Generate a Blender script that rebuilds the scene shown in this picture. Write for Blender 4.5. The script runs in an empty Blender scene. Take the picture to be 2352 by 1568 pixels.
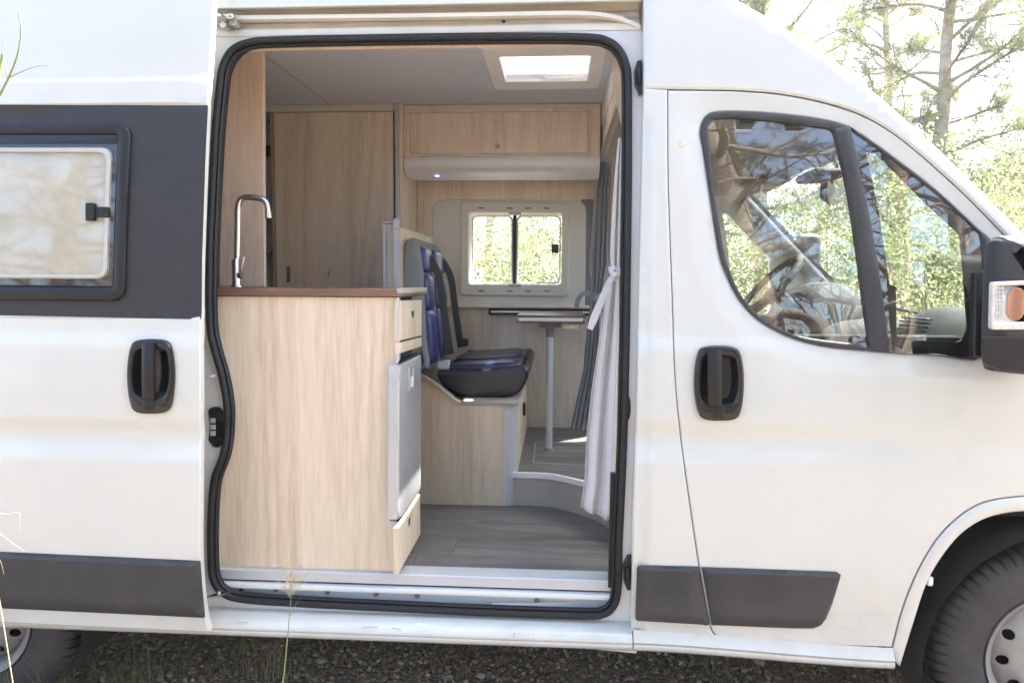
import bpy, math, random
import numpy as np
from mathutils import Vector
from mathutils.geometry import delaunay_2d_cdt
random.seed(7); RNG = np.random.default_rng(7)
SC = bpy.context.scene
COL = SC.collection
R = math.radians

# ------------------------------------------------------------------ camera, sky, sun, exposure
FPX, CX, CY = 1650.0, 1176.0, 784.0
CAM = np.array([0.0, -2.13, 1.51])
cam = bpy.data.objects.new('camera', bpy.data.cameras.new('camera')); COL.objects.link(cam)
cam.data.sensor_width = 36; cam.data.lens = FPX / 2352 * 36
cam.data.clip_start = 0.02; cam.data.clip_end = 2000
def _rz(a): return np.array([[math.cos(a), -math.sin(a), 0], [math.sin(a), math.cos(a), 0], [0, 0, 1]])
def _rx(a): return np.array([[1, 0, 0], [0, math.cos(a), -math.sin(a)], [0, math.sin(a), math.cos(a)]])
CR = _rz(R(3.6)) @ _rx(R(90 - 4.6)) @ _rz(R(.3))
from mathutils import Matrix
mw = Matrix([list(r) for r in CR]).to_4x4(); mw.translation = Vector(CAM)
cam.matrix_world = mw
SC.camera = cam

SUN_AZ, SUN_EL = R(55), R(56)           # azimuth from +Y towards +X
wd = bpy.data.worlds.new("World"); SC.world = wd; wd.use_nodes = True
nt = wd.node_tree; nt.nodes.clear()
sky = nt.nodes.new('ShaderNodeTexSky'); sky.sky_type = 'NISHITA'; sky.sun_disc = False
sky.sun_elevation = SUN_EL; sky.sun_rotation = SUN_AZ; sky.air_density = .9; sky.dust_density = 4.0; sky.ozone_density = 1.0
bg = nt.nodes.new('ShaderNodeBackground'); bg.inputs[1].default_value = 0.15
wo = nt.nodes.new('ShaderNodeOutputWorld')
nt.links.new(sky.outputs[0], bg.inputs[0]); nt.links.new(bg.outputs[0], wo.inputs[0])
sl = bpy.data.lights.new('sun', 'SUN'); sl.energy = 5.0; sl.angle = R(.6); sl.color = (1, .97, .91)
so = bpy.data.objects.new('sun', sl); COL.objects.link(so)
sd = Vector((math.sin(SUN_AZ) * math.cos(SUN_EL), math.cos(SUN_AZ) * math.cos(SUN_EL), math.sin(SUN_EL)))
so.rotation_euler = sd.to_track_quat('Z', 'Y').to_euler(); so.location = sd * 30
SC.view_settings.view_transform = 'Standard'; SC.view_settings.look = 'None'
SC.view_settings.gamma = 1; SC.view_settings.use_curve_mapping = False
SC.view_settings.exposure = 2.75
cy = SC.cycles
cy.max_bounces = 12; cy.transparent_max_bounces = 16; cy.diffuse_bounces = 8; cy.glossy_bounces = 4
cy.caustics_reflective = False; cy.caustics_refractive = False; cy.sample_clamp_indirect = 6
cy.use_denoising = True

# ------------------------------------------------------------------ the van's side surface, and reading places off the photograph
ZT = np.arange(0, 3.2, .005)
def _tab(pts, w):
    y = np.interp(ZT, [p[0] for p in pts], [p[1] for p in pts])
    k = np.hanning(w); k /= k.sum()
    return np.convolve(np.pad(y, w, mode='edge'), k, 'same')[w:-w]
BASE = _tab([(0, .03), (.42, .022), (.66, .003), (1.0, 0), (1.2, .003), (1.4, .018), (1.57, .034), (1.82, .058), (2.03, .085), (2.28, .125), (2.6, .19)], 41)
GROOVE = _tab([(0, 0), (.975, 0), (1.03, .013), (1.06, .015), (1.105, 0.002), (1.30, 0), (1.325, 0), (1.36, .009), (1.5, .006), (1.9, 0), (3, 0)], 5)
def sstep(a, b, x):
    t = np.clip((np.asarray(x, float) - a) / (b - a), 0, 1); return t * t * (3 - 2 * t)
def yb(x, z):
    x = np.asarray(x, float); z = np.asarray(z, float)
    f = 1 - .75 * sstep(.3, 1.3, x)
    return np.interp(z, ZT, BASE) + np.interp(z, ZT, GROOVE) * f + .05 * np.clip(x - .9, 0, 3) ** 2
def U(px, py, Y=None, Z=None, X=None):
    d = CR @ np.array([(px - CX) / FPX, -(py - CY) / FPX, -1.0])
    i, v = [(i, v) for i, v in enumerate((X, Y, Z)) if v is not None][0]
    return CAM + (v - CAM[i]) / d[i] * d
def S(px, py, off=0.0, fn=None):
    fn = fn or yb; y = 0.0
    for _ in range(6):
        p = U(px, py, Y=y); y = float(fn(p[0], p[2])) + off
    return U(px, py, Y=y)
def s2(pts, off=0.0, fn=None): return [tuple(S(x, y, off, fn)[[0, 2]]) for x, y in pts]
def u2(pts, Y): return [tuple(U(x, y, Y=Y)[[0, 2]]) for x, y in pts]
def fil(pts, n=6):
    """polygon with rounded corners: points (x, y[, radius])"""
    out = []; N = len(pts)
    for i, p in enumerate(pts):
        if len(p) < 3 or p[2] <= 0: out.append((p[0], p[1])); continue
        c = np.array(p[:2], float); a = np.array(pts[i - 1][:2], float) - c; b = np.array(pts[(i + 1) % N][:2], float) - c
        la, lb = np.linalg.norm(a), np.linalg.norm(b); a /= la; b /= lb
        ang = math.acos(max(-1, min(1, float(a @ b))))
        t = min(p[2] / math.tan(ang / 2), la * .49, lb * .49)
        p0, p1 = c + a * t, c + b * t
        for k in range(n + 1):
            s = k / n; out.append(tuple((1 - s) ** 2 * p0 + 2 * s * (1 - s) * c * .94 + 2 * s * (1 - s) * .06 * (p0 + p1) / 2 + s * s * p1))
    return out
def crom(pts, n=6, closed=False):
    P = [np.array(p, float) for p in pts]; N = len(P); out = []
    for i in range(N if closed else N - 1):
        p0 = P[i - 1] if (i or closed) else P[0]; p1 = P[i]; p2 = P[(i + 1) % N]; p3 = P[(i + 2) % N] if (closed or i + 2 < N) else P[-1]
        for k in range(n):
            t = k / n
            out.append(.5 * (2 * p1 + (p2 - p0) * t + (2 * p0 - 5 * p1 + 4 * p2 - p3) * t * t + (3 * p1 - p0 - 3 * p2 + p3) * t ** 3))
    if not closed: out.append(P[-1])
    return out

# ------------------------------------------------------------------ mesh building
def resample(ring, ms):
    out = []; N = len(ring)
    for i in range(N):
        a = np.array(ring[i], float); b = np.array(ring[(i + 1) % N], float); L = np.linalg.norm(b - a)
        if L < 1e-6: continue
        k = max(1, int(math.ceil(L / ms)))
        for j in range(k): out.append(a + (b - a) * j / k)
    return np.array(out)
def area(r): x, y = r[:, 0], r[:, 1]; return .5 * np.sum(x * np.roll(y, -1) - np.roll(x, -1) * y)
def inset(r, d):
    s = 1 if area(r) > 0 else -1
    e = np.roll(r, -1, 0) - r; e /= np.linalg.norm(e, axis=1)[:, None] + 1e-12
    n = np.stack([-e[:, 1], e[:, 0]], 1) * s; n0 = np.roll(n, 1, 0)
    return r + (n + n0) / np.maximum(1 + np.sum(n * n0, 1), .5)[:, None] * d
def inside(P, r):
    x, y = P[:, 0][:, None], P[:, 1][:, None]; x0, y0 = r[:, 0], r[:, 1]; x1, y1 = np.roll(x0, -1), np.roll(y0, -1)
    with np.errstate(divide='ignore', invalid='ignore'):
        c = ((y0 > y) != (y1 > y)) & (x < (x1 - x0) * (y - y0) / (y1 - y0 + 1e-15) + x0)
    return (c.sum(1) % 2) == 1
AX = {'Y': lambda u, v, a: (u, a, v), 'X': lambda u, v, a: (a, u, v), 'Z': lambda u, v, a: (u, v, a)}
class MB:
    def __init__(s): s.v = []; s.f = []; s.m = []
    def add(s, v, f, mi=0):
        b = len(s.v); s.v += [tuple(map(float, p)) for p in v]; s.f += [tuple(b + i for i in q) for q in f]; s.m += [mi] * len(f); return s
    def slab(s, outer, holes=(), axis='Y', a0=0.0, a1=.02, c=.002, mi=0, grid=None, fn=None, back=True, ms=.03, zl=None):
        sg = 1 if a1 > a0 else -1
        rings = [resample(outer, ms)] + [resample(h, ms) for h in holes]
        rings = [r if (area(r) > 0) == (i == 0) else r[::-1] for i, r in enumerate(rings)]
        pts = []; edges = []; idx = []
        for i, r in enumerate(rings):
            b = len(pts); n = len(r); pts += list(r); edges += [(b + k, b + (k + 1) % n) for k in range(n)]; idx.append(range(b, b + n))
        nout = len(pts)
        if c > 0:
            for i, r in enumerate(rings):
                q = inset(r, c if i == 0 else -c) if i == 0 else inset(r, -c)
                b = len(pts); n = len(q); pts += list(q); edges += [(b + k, b + (k + 1) % n) for k in range(n)]
        if grid:
            allr = np.concatenate(rings); lo, hi = rings[0].min(0), rings[0].max(0)
            gx = np.arange(lo[0] + grid * .5, hi[0], grid); gz = np.arange(lo[1] + grid * .5, hi[1], grid)
            if zl is not None: gz = np.array([z for z in zl if lo[1] < z < hi[1]])
            G = np.array([(a, b) for a in gx for b in gz]) if len(gx) and len(gz) else np.zeros((0, 2))
            if len(G):
                k = inside(G, rings[0])
                for h in rings[1:]: k &= ~inside(G, h)
                G = G[k]
                if len(G):
                    dm = np.array([np.min(np.sum((allr - g) ** 2, 1)) for g in G]); G = G[dm > (c + ms * .6) ** 2]
                    pts += list(G)
        o = delaunay_2d_cdt([Vector((float(p[0]), float(p[1]))) for p in pts], edges, [], 0, 1e-7)
        ov = np.array([(p.x, p.y) for p in o[0]]); mp = {}
        for k, l in enumerate(o[3]):
            for q in l: mp[q] = k
        isout = np.zeros(len(ov), bool)
        for q in range(nout): isout[mp[q]] = True
        tr = [t for t in o[2]]
        cen = np.array([ov[list(t)].mean(0) for t in tr])
        k = inside(cen, rings[0])
        for h in rings[1:]: k &= ~inside(cen, h)
        tr = [t if sg > 0 else t[::-1] for t, kk in zip(tr, k) if kk]
        F = fn(ov[:, 0], ov[:, 1]) if fn else np.zeros(len(ov))
        M = AX[axis]; n0 = len(ov)
        V = [M(p[0], p[1], a0 + f + (c * sg * .8 if io else 0)) for p, f, io in zip(ov, F, isout)]
        V += [M(p[0], p[1], a1 + f) for p, f in zip(ov, F)]
        fl = axis in 'Y'
        fc = [tuple(t) if fl else tuple(t)[::-1] for t in tr]
        if back: fc += [tuple(n0 + i for i in t[::-1]) for t in fc]
        for r in idx:
            r = [mp[q] for q in r]
            for a, b in zip(r, r[1:] + r[:1]):
                q = (b, a, n0 + a, n0 + b); 
                if not fl: q = q[::-1]
                fc.append(q if sg > 0 else q[::-1])
        return s.add(V, fc, mi)
    def box(s, x0, x1, y0, y1, z0, z1, c=.002, mi=0):
        x0, x1 = min(x0, x1), max(x0, x1); y0, y1 = min(y0, y1), max(y0, y1); z0, z1 = min(z0, z1), max(z0, z1)
        c = min(c, (x1 - x0) * .45, (y1 - y0) * .45, (z1 - z0) * .45); V = []; ix = {}
        for i in (0, 1):
            for j in (0, 1):
                for k in (0, 1):
                    X, Y, Z = (x0, x1)[i], (y0, y1)[j], (z0, z1)[k]; dx, dy, dz = (c, -c)[i], (c, -c)[j], (c, -c)[k]
                    for ax, p in enumerate(((X, Y + dy, Z + dz), (X + dx, Y, Z + dz), (X + dx, Y + dy, Z))): ix[i, j, k, ax] = len(V); V.append(p)
        fc = []
        for i in (0, 1):
            fc.append([ix[i, j, k, 0] for j, k in ((0, 0), (0, 1), (1, 1), (1, 0))]); fc.append([ix[j, i, k, 1] for j, k in ((0, 0), (0, 1), (1, 1), (1, 0))]); fc.append([ix[j, k, i, 2] for j, k in ((0, 0), (0, 1), (1, 1), (1, 0))])
            for j in (0, 1):
                fc.append((ix[i, j, 0, 0], ix[i, j, 1, 0], ix[i, j, 1, 1], ix[i, j, 0, 1])); fc.append((ix[i, 0, j, 0], ix[i, 1, j, 0], ix[i, 1, j, 2], ix[i, 0, j, 2])); fc.append((ix[0, i, j, 1], ix[1, i, j, 1], ix[1, i, j, 2], ix[0, i, j, 2]))
                for k in (0, 1): fc.append((ix[i, j, k, 0], ix[i, j, k, 1], ix[i, j, k, 2]))
        return s.add(V, fc, mi)
    def sweep(s, path, sec, up=(0, -1, 0), closed=False, mi=0, caps=True, sc=None):
        """sec: closed ring of (side, up) offsets"""
        P = np.array(path, float); n = len(P); m = len(sec); V = []; up = np.array(up, float)
        for i in range(n):
            t = P[(i + 1) % n] - P[i - 1] if closed else P[min(i + 1, n - 1)] - P[max(i - 1, 0)]
            t /= np.linalg.norm(t) + 1e-12; b = np.cross(t, up); b /= np.linalg.norm(b) + 1e-9; u = np.cross(b, t); k = sc[i] if sc is not None else 1
            V += [P[i] + b * a * k + u * h * k for a, h in sec]
        fc = []
        for i in range(n if closed else n - 1):
            j = (i + 1) % n
            fc += [(i * m + k, i * m + (k + 1) % m, j * m + (k + 1) % m, j * m + k) for k in range(m)]
        if caps and not closed: fc += [tuple(range(m))[::-1], tuple((n - 1) * m + k for k in range(m))]
        return s.add(V, fc, mi)
    def tube(s, path, r, n=8, closed=False, mi=0, up=None, sc=None):
        P = np.array(path, float)
        if up is None:
            d = np.abs(P[-1] - P[0]) if not closed else np.abs(np.ptp(P, 0)) * -1; d = np.abs(P[-1] - P[0]) if not closed else np.ptp(P, 0)
            up = np.eye(3)[int(np.argmin(d))]
        return s.sweep(P, [(r * math.cos(2 * math.pi * k / n), r * math.sin(2 * math.pi * k / n)) for k in range(n)], up, closed, mi, True, sc)
    def sheet(s, G, mi=0, closed_u=False, flip=False):
        a, b = len(G), len(G[0]); V = [p for r in G for p in r]; fc = []
        for i in range(a - 1):
            for j in range(b if closed_u else b - 1):
                q = (i * b + j, i * b + (j + 1) % b, (i + 1) * b + (j + 1) % b, (i + 1) * b + j); fc.append(q[::-1] if flip else q)
        return s.add(V, fc, mi)
    def extr(s, sec, x0, x1, n=2, mi=0, fn=None):
        """open cross-section of (y, z) along X"""
        return s.sheet([[(x, y + (fn(x, z) if fn else 0), z) for y, z in sec] for x in np.linspace(x0, x1, n)], mi)
    def lathe(s, prof, cen, n=48, axis='Y', mi=0, angs=None, dr=None):
        angs = angs if angs is not None else [2 * math.pi * k / n for k in range(n)]; G = []
        for i, (r, h) in enumerate(prof):
            row = []
            for j, a in enumerate(angs):
                rr = r - (dr(i, j) if dr else 0)
                if axis == 'Y': row.append((cen[0] + rr * math.cos(a), cen[1] + h, cen[2] + rr * math.sin(a)))
                elif axis == 'Z': row.append((cen[0] + rr * math.cos(a), cen[1] + rr * math.sin(a), cen[2] + h))
                else: row.append((cen[0] + h, cen[1] + rr * math.cos(a), cen[2] + rr * math.sin(a)))
            G.append(row)
        return s.sheet(G, mi, closed_u=True)
    def rot(s, cen, axis, ang, k0=0):
        m = Matrix.Rotation(ang, 3, axis); c = Vector(cen)
        for i in range(k0, len(s.v)): s.v[i] = tuple(m @ (Vector(s.v[i]) - c) + c)
        return s
    def build(s, name, mats, parent=None, ang=38, fix=True, kind=None, label=None, cat=None, group=None, origin=None):
        me = bpy.data.meshes.new(name)
        V = np.array(s.v); c = np.array(origin) if origin is not None else (V.min(0) + V.max(0)) / 2
        if origin is None and parent is None: c[2] = V[:, 2].min()
        me.from_pydata((V - c).tolist(), [], s.f)
        if not isinstance(mats, (list, tuple)): mats = [mats]
        for m in mats: me.materials.append(m)
        me.polygons.foreach_set('material_index', s.m)
        if fix:
            import bmesh
            bm = bmesh.new(); bm.from_mesh(me); bmesh.ops.remove_doubles(bm, verts=bm.verts, dist=1e-6)
            bmesh.ops.recalc_face_normals(bm, faces=bm.faces); bm.to_mesh(me); bm.free()
        me.polygons.foreach_set('use_smooth', [True] * len(me.polygons)); me.set_sharp_from_angle(angle=R(ang))
        me.update()
        o = bpy.data.objects.new(name, me); COL.objects.link(o)
        place(o, c, parent); tag(o, label, cat, group, kind)
        return o
WL = {}
def place(o, c, parent):
    WL[o.name] = np.array(c, float)
    if parent is not None: o.parent = parent; o.location = Vector(WL[o.name] - WL[parent.name])
    else: o.location = Vector(c)
def tag(o, label=None, cat=None, group=None, kind=None):
    if cat and not kind: kind = 'thing'
    for k, v in (('label', label), ('category', cat), ('group', group), ('kind', kind)):
        if v: o[k] = v
    return o
def thing(name, loc, label, cat, group=None):
    o = bpy.data.objects.new(name, None); COL.objects.link(o); o.empty_display_size = .1; place(o, loc, None); return tag(o, label, cat, group)
def circ(cx, cy, r, n=24, ry=None): return [(cx + r * math.cos(2 * math.pi * k / n), cy + (ry or r) * math.sin(2 * math.pi * k / n)) for k in range(n)]
def rect(x0, x1, y0, y1, r=0, n=5): return fil([(x0, y0, r), (x1, y0, r), (x1, y1, r), (x0, y1, r)], n)

# ------------------------------------------------------------------ materials
def newmat(name):
    m = bpy.data.materials.new(name); m.use_nodes = True; t = m.node_tree; b = t.nodes['Principled BSDF']; return m, t, b
def nd(t, kind, **kw):
    n = t.nodes.new(kind)
    for k, v in kw.items():
        if k.startswith('i_'):
            key = k[2:]; key = int(key) if key.isdigit() else key.replace('_', ' ')
            n.inputs[key].default_value = v
        else: setattr(n, k, v)
    return n
def ramp(t, src, stops):
    r = nd(t, 'ShaderNodeValToRGB'); e = r.color_ramp.elements
    while len(e) < len(stops): e.new(.5)
    for q, (p, c) in zip(e, stops): q.position = p; q.color = tuple(c) + (1,) if len(c) == 3 else c
    t.links.new(src, r.inputs[0]); return r
def coords(t, scale, obj=True):
    tc = nd(t, 'ShaderNodeTexCoord'); mp = nd(t, 'ShaderNodeMapping'); mp.inputs['Scale'].default_value = scale
    t.links.new(tc.outputs['Object'], mp.inputs[0]); return mp
def plain(name, col, rough=.5, metal=0, coat=0, var=.08, vs=6.0, bump=0, bs=300.0, spec=.5, sheen=0, alpha=1):
    m, t, b = newmat(name)
    b.inputs['Roughness'].default_value = rough; b.inputs['Metallic'].default_value = metal
    b.inputs['Coat Weight'].default_value = coat; b.inputs['Coat Roughness'].default_value = .04
    b.inputs['Specular IOR Level'].default_value = spec; b.inputs['Sheen Weight'].default_value = sheen
    mp = coords(t, (1, 1, 1)); n = nd(t, 'ShaderNodeTexNoise', i_Scale=vs, i_Detail=6.0, i_Roughness=.6); t.links.new(mp.outputs[0], n.inputs['Vector'])
    a = tuple(max(0, c * (1 - var)) for c in col); z = tuple(min(1, c * (1 + var)) for c in col)
    r = ramp(t, n.outputs[0], [(.3, a), (.7, z)]); t.links.new(r.outputs[0], b.inputs['Base Color'])
    if bump:
        n2 = nd(t, 'ShaderNodeTexNoise', i_Scale=bs, i_Detail=3.0); t.links.new(mp.outputs[0], n2.inputs['Vector'])
        bp = nd(t, 'ShaderNodeBump', i_Strength=bump, i_Distance=.002); t.links.new(n2.outputs[0], bp.inputs['Height']); t.links.new(bp.outputs[0], b.inputs['Normal'])
    return m
def wood(name, c0, c1, c2, axis='Z', rough=.45, sc=1.0, k=1.0):
    """laminate: broad tone, cathedral figure, fine pores; grain along axis"""
    m, t, b = newmat(name); b.inputs['Roughness'].default_value = rough
    st = {'Z': (1, 1, .08), 'X': (.08, 1, 1), 'Y': (1, .08, 1)}[axis]
    mp = coords(t, tuple(s * sc for s in st))
    info = nd(t, 'ShaderNodeObjectInfo'); ad = nd(t, 'ShaderNodeVectorMath', operation='ADD')
    ml = nd(t, 'ShaderNodeVectorMath', operation='SCALE'); ml.inputs[0].default_value = (7.3, 3.1, 5.7)
    t.links.new(info.outputs['Random'], ml.inputs['Scale']); t.links.new(mp.outputs[0], ad.inputs[0]); t.links.new(ml.outputs[0], ad.inputs[1])
    def noise(s, d=4.0, dist=0.0):
        n = nd(t, 'ShaderNodeTexNoise', i_Scale=s, i_Detail=d, i_Distortion=dist); t.links.new(ad.outputs[0], n.inputs['Vector']); return n.outputs[0]
    broad = noise(5.5, 3.0, .4); fine = noise(95.0, 4.0); mid = noise(24.0, 3.0, .6)
    # figure: contour lines of a slow noise
    mu = nd(t, 'ShaderNodeMath', operation='MULTIPLY'); mu.inputs[1].default_value = 60.0; t.links.new(noise(2.6, 2.0, .5), mu.inputs[0])
    sn = nd(t, 'ShaderNodeMath', operation='SINE'); t.links.new(mu.outputs[0], sn.inputs[0])
    def mad(x, a, bb):
        q = nd(t, 'ShaderNodeMath', operation='MULTIPLY_ADD'); q.inputs[1].default_value = a; t.links.new(x, q.inputs[0])
        if isinstance(bb, (int, float)): q.inputs[2].default_value = bb
        else: t.links.new(bb, q.inputs[2])
        return q.outputs[0]
    v = mad(sn.outputs[0], .07 * k, mad(broad, .5 * k, mad(mid, .30 * k, mad(fine, .62 * k, .5 - 1.42 * k / 2))))
    r = ramp(t, v, [(.2, c0), (.5, c1), (.8, c2)]); t.links.new(r.outputs[0], b.inputs['Base Color'])
    bp = nd(t, 'ShaderNodeBump', i_Strength=.12, i_Distance=.0008); t.links.new(v, bp.inputs['Height']); t.links.new(bp.outputs[0], b.inputs['Normal'])
    return m
def glass(name, tint=(.86, .92, .88), ior=2.15, rough=0.0):
    m, t, b = newmat(name); t.nodes.remove(b)
    out = t.nodes['Material Output']; tr = nd(t, 'ShaderNodeBsdfTransparent'); tr.inputs[0].default_value = (*tint, 1)
    gl = nd(t, 'ShaderNodeBsdfGlossy', i_Roughness=rough); gl.inputs[0].default_value = (1, 1, 1, 1)
    # Schlick reflection, the same from both sides of the pane
    ge = nd(t, 'ShaderNodeNewGeometry'); dt = nd(t, 'ShaderNodeVectorMath', operation='DOT_PRODUCT'); t.links.new(ge.outputs['Incoming'], dt.inputs[0]); t.links.new(ge.outputs['Normal'], dt.inputs[1])
    ab = nd(t, 'ShaderNodeMath', operation='ABSOLUTE'); t.links.new(dt.outputs['Value'], ab.inputs[0])
    om = nd(t, 'ShaderNodeMath', operation='SUBTRACT'); om.inputs[0].default_value = 1.0; t.links.new(ab.outputs[0], om.inputs[1])
    pw = nd(t, 'ShaderNodeMath', operation='POWER'); pw.inputs[1].default_value = 5.0; t.links.new(om.outputs[0], pw.inputs[0])
    f0 = ((ior - 1) / (ior + 1)) ** 2; ma = nd(t, 'ShaderNodeMath', operation='MULTIPLY_ADD'); ma.inputs[1].default_value = 1 - f0; ma.inputs[2].default_value = f0; t.links.new(pw.outputs[0], ma.inputs[0])
    mx = nd(t, 'ShaderNodeMixShader'); t.links.new(ma.outputs[0], mx.inputs[0]); t.links.new(tr.outputs[0], mx.inputs[1]); t.links.new(gl.outputs[0], mx.inputs[2]); t.links.new(mx.outputs[0], out.inputs[0])
    return m
def leafmat(name, c0, c1, trans=.45):
    m, t, b = newmat(name); out = t.nodes['Material Output']; t.nodes.remove(b)
    g = nd(t, 'ShaderNodeNewGeometry'); mp = coords(t, (1, 1, 1)); n = nd(t, 'ShaderNodeTexNoise', i_Scale=2.3, i_Detail=4.0); t.links.new(mp.outputs[0], n.inputs['Vector'])
    mx0 = nd(t, 'ShaderNodeMath', operation='MULTIPLY_ADD'); mx0.inputs[1].default_value = .6; t.links.new(g.outputs['Random Per Island'], mx0.inputs[0]); 
    ml = nd(t, 'ShaderNodeMath', operation='MULTIPLY'); ml.inputs[1].default_value = .45; t.links.new(n.outputs[0], ml.inputs[0]); t.links.new(ml.outputs[0], mx0.inputs[2])
    r = ramp(t, mx0.outputs[0], [(.15, c0), (.85, c1)])
    d = nd(t, 'ShaderNodeBsdfDiffuse'); tl = nd(t, 'ShaderNodeBsdfTranslucent'); mx = nd(t, 'ShaderNodeMixShader'); mx.inputs[0].default_value = trans
    t.links.new(r.outputs[0], d.inputs[0]); t.links.new(r.outputs[0], tl.inputs[0]); t.links.new(d.outputs[0], mx.inputs[1]); t.links.new(tl.outputs[0], mx.inputs[2]); t.links.new(mx.outputs[0], out.inputs[0])
    return m
M_PAINT = plain('white paint', (.525, .548, .505), .28, coat=.6, var=.015, vs=1.5)
def dusty(m, am=.45):
    """road dust and small chips that sit low on the bodywork"""
    t = m.node_tree; b = t.nodes['Principled BSDF']; src = b.inputs['Base Color'].links[0].from_socket
    ge = nd(t, 'ShaderNodeNewGeometry'); sp = nd(t, 'ShaderNodeSeparateXYZ'); t.links.new(ge.outputs['Position'], sp.inputs[0])
    mr = nd(t, 'ShaderNodeMapRange'); mr.inputs[1].default_value = .85; mr.inputs[2].default_value = .38; t.links.new(sp.outputs['Z'], mr.inputs[0])
    n = nd(t, 'ShaderNodeTexNoise', i_Scale=5.0, i_Detail=9.0, i_Roughness=.7); t.links.new(ge.outputs['Position'], n.inputs['Vector'])
    r = ramp(t, n.outputs[0], [(.42, (0, 0, 0)), (.75, (1, 1, 1))]); mu = nd(t, 'ShaderNodeMath', operation='MULTIPLY'); t.links.new(mr.outputs[0], mu.inputs[0]); t.links.new(r.outputs[0], mu.inputs[1])
    m2 = nd(t, 'ShaderNodeMath', operation='MULTIPLY'); m2.inputs[1].default_value = am; t.links.new(mu.outputs[0], m2.inputs[0])
    mx = nd(t, 'ShaderNodeMixRGB'); mx.inputs[2].default_value = (.34, .29, .22, 1); t.links.new(m2.outputs[0], mx.inputs[0]); t.links.new(src, mx.inputs[1])
    # specks
    vo = nd(t, 'ShaderNodeTexVoronoi', i_Scale=16.0); t.links.new(ge.outputs['Position'], vo.inputs['Vector'])
    lt_ = nd(t, 'ShaderNodeMath', operation='LESS_THAN'); lt_.inputs[1].default_value = .035; t.links.new(vo.outputs['Distance'], lt_.inputs[0])
    sc_ = nd(t, 'ShaderNodeSeparateColor'); t.links.new(vo.outputs['Color'], sc_.inputs[0]); gt = nd(t, 'ShaderNodeMath', operation='GREATER_THAN'); gt.inputs[1].default_value = .86; t.links.new(sc_.outputs[0], gt.inputs[0])
    ml = nd(t, 'ShaderNodeMath', operation='MULTIPLY'); t.links.new(lt_.outputs[0], ml.inputs[0]); t.links.new(gt.outputs[0], ml.inputs[1]); m3 = nd(t, 'ShaderNodeMath', operation='MULTIPLY'); m3.inputs[1].default_value = .55; t.links.new(ml.outputs[0], m3.inputs[0])
    m4 = nd(t, 'ShaderNodeMixRGB'); m4.inputs[2].default_value = (.12, .10, .08, 1); t.links.new(m3.outputs[0], m4.inputs[0]); t.links.new(mx.outputs[0], m4.inputs[1])
    t.links.new(m4.outputs[0], b.inputs['Base Color']); return m
dusty(M_PAINT)
M_JAMB = plain('jamb paint', (.61, .63, .625), .35, coat=.3, var=.03, vs=4)
M_DIRTY = plain('dusty rail paint', (.66, .65, .60), .4, var=.08, vs=9)
M_BAND = plain('black film', (.027, .0275, .029), .5, spec=.3, var=.12, vs=12, bump=.25, bs=260)
M_TRIM = plain('grey plastic trim', (.034, .036, .038), .55, spec=.35, var=.2, vs=7, bump=.35, bs=420)
dusty(M_TRIM, .15)
M_BLK = plain('black plastic', (.011, .011, .012), .36, spec=.3, var=.15, vs=20, bump=.1, bs=300)
M_GLOSSBLK = plain('gloss black', (.006, .006, .0065), .15, var=.1)
M_RUB = plain('black rubber', (.010, .0105, .012), .55, spec=.35, var=.25, vs=30, bump=.3, bs=200)
M_ALU = plain('brushed aluminium', (.62, .63, .63), .38, metal=.85, var=.04, vs=20)
M_ALUP = plain('grey aluminium profile', (.46, .47, .48), .42, metal=.15, var=.04, vs=20)
M_STEEL = plain('steel', (.6, .59, .56), .25, metal=1, var=.05)
M_FRIDGE = plain('fridge door silver', (.42, .43, .43), .42, metal=.6, var=.05, vs=30)
ASH = ((.54, .445, .34), (.71, .61, .49), (.80, .715, .60))
M_WOOD = wood('ash laminate', *ASH)
M_WOODK = wood('light ash laminate', (.44, .35, .24), (.60, .50, .365), (.70, .60, .465))
M_WOODT = wood('ash tall panel', (.58, .44, .32), (.75, .60, .46), (.84, .71, .575))
M_WALN = wood('walnut worktop', (.05, .024, .013), (.11, .055, .03), (.2, .11, .06), 'X', .35, 2.0)
M_TABLE = wood('walnut table', (.05, .028, .018), (.12, .07, .045), (.2, .13, .09), 'X', .4, 1.6)
M_FLOOR = wood('grey oak vinyl', (.065, .062, .06), (.125, .12, .114), (.20, .19, .178), 'X', .33, 1.2, 1.2)
M_CEIL = plain('ceiling felt', (.65, .70, .82), .85, var=.04, vs=25, bump=.25, bs=220)
M_CREAM = plain('cream plastic', (.62, .60, .53), .45, var=.02)
M_WHITEPL = plain('white plastic', (.72, .72, .69), .4, var=.02)
M_GREIGE = plain('beige riser', (.36, .33, .28), .6, var=.05)
M_CURT = plain('light grey cloth', (.64, .64, .635), .85, var=.04, vs=40, bump=.3, bs=700, sheen=.2)
M_CURTD = plain('grey cloth', (.25, .26, .28), .85, var=.05, vs=40, bump=.3, bs=700, sheen=.2)
M_SEATG = plain('grey seat cloth', (.20, .215, .225), .75, var=.06, vs=60, bump=.3, bs=600)
M_SEATB = plain('blue leatherette', (.018, .027, .145), .34, var=.2, vs=10, bump=.25, bs=350)
M_SEATN = plain('navy leatherette', (.008, .009, .018), .36, var=.2, vs=10, bump=.3, bs=350)
M_SEATP = plain('navy seat panel', (.011, .014, .05), .3, var=.2, vs=10, bump=.25, bs=350)
M_BELT = plain('belt webbing', (.02, .022, .028), .6, var=.1, vs=50)
M_RED = plain('red button', (.5, .02, .02), .4)
M_DASH = plain('dash plastic', (.02, .021, .022), .8, spec=.2, var=.05, bump=.2, bs=300)
M_HEAD = plain('grey headliner', (.20, .205, .205), .85, var=.05)
M_TYRE = plain('tyre', (.045, .043, .042), .75, var=.3, vs=14, bump=.5, bs=120)
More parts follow.
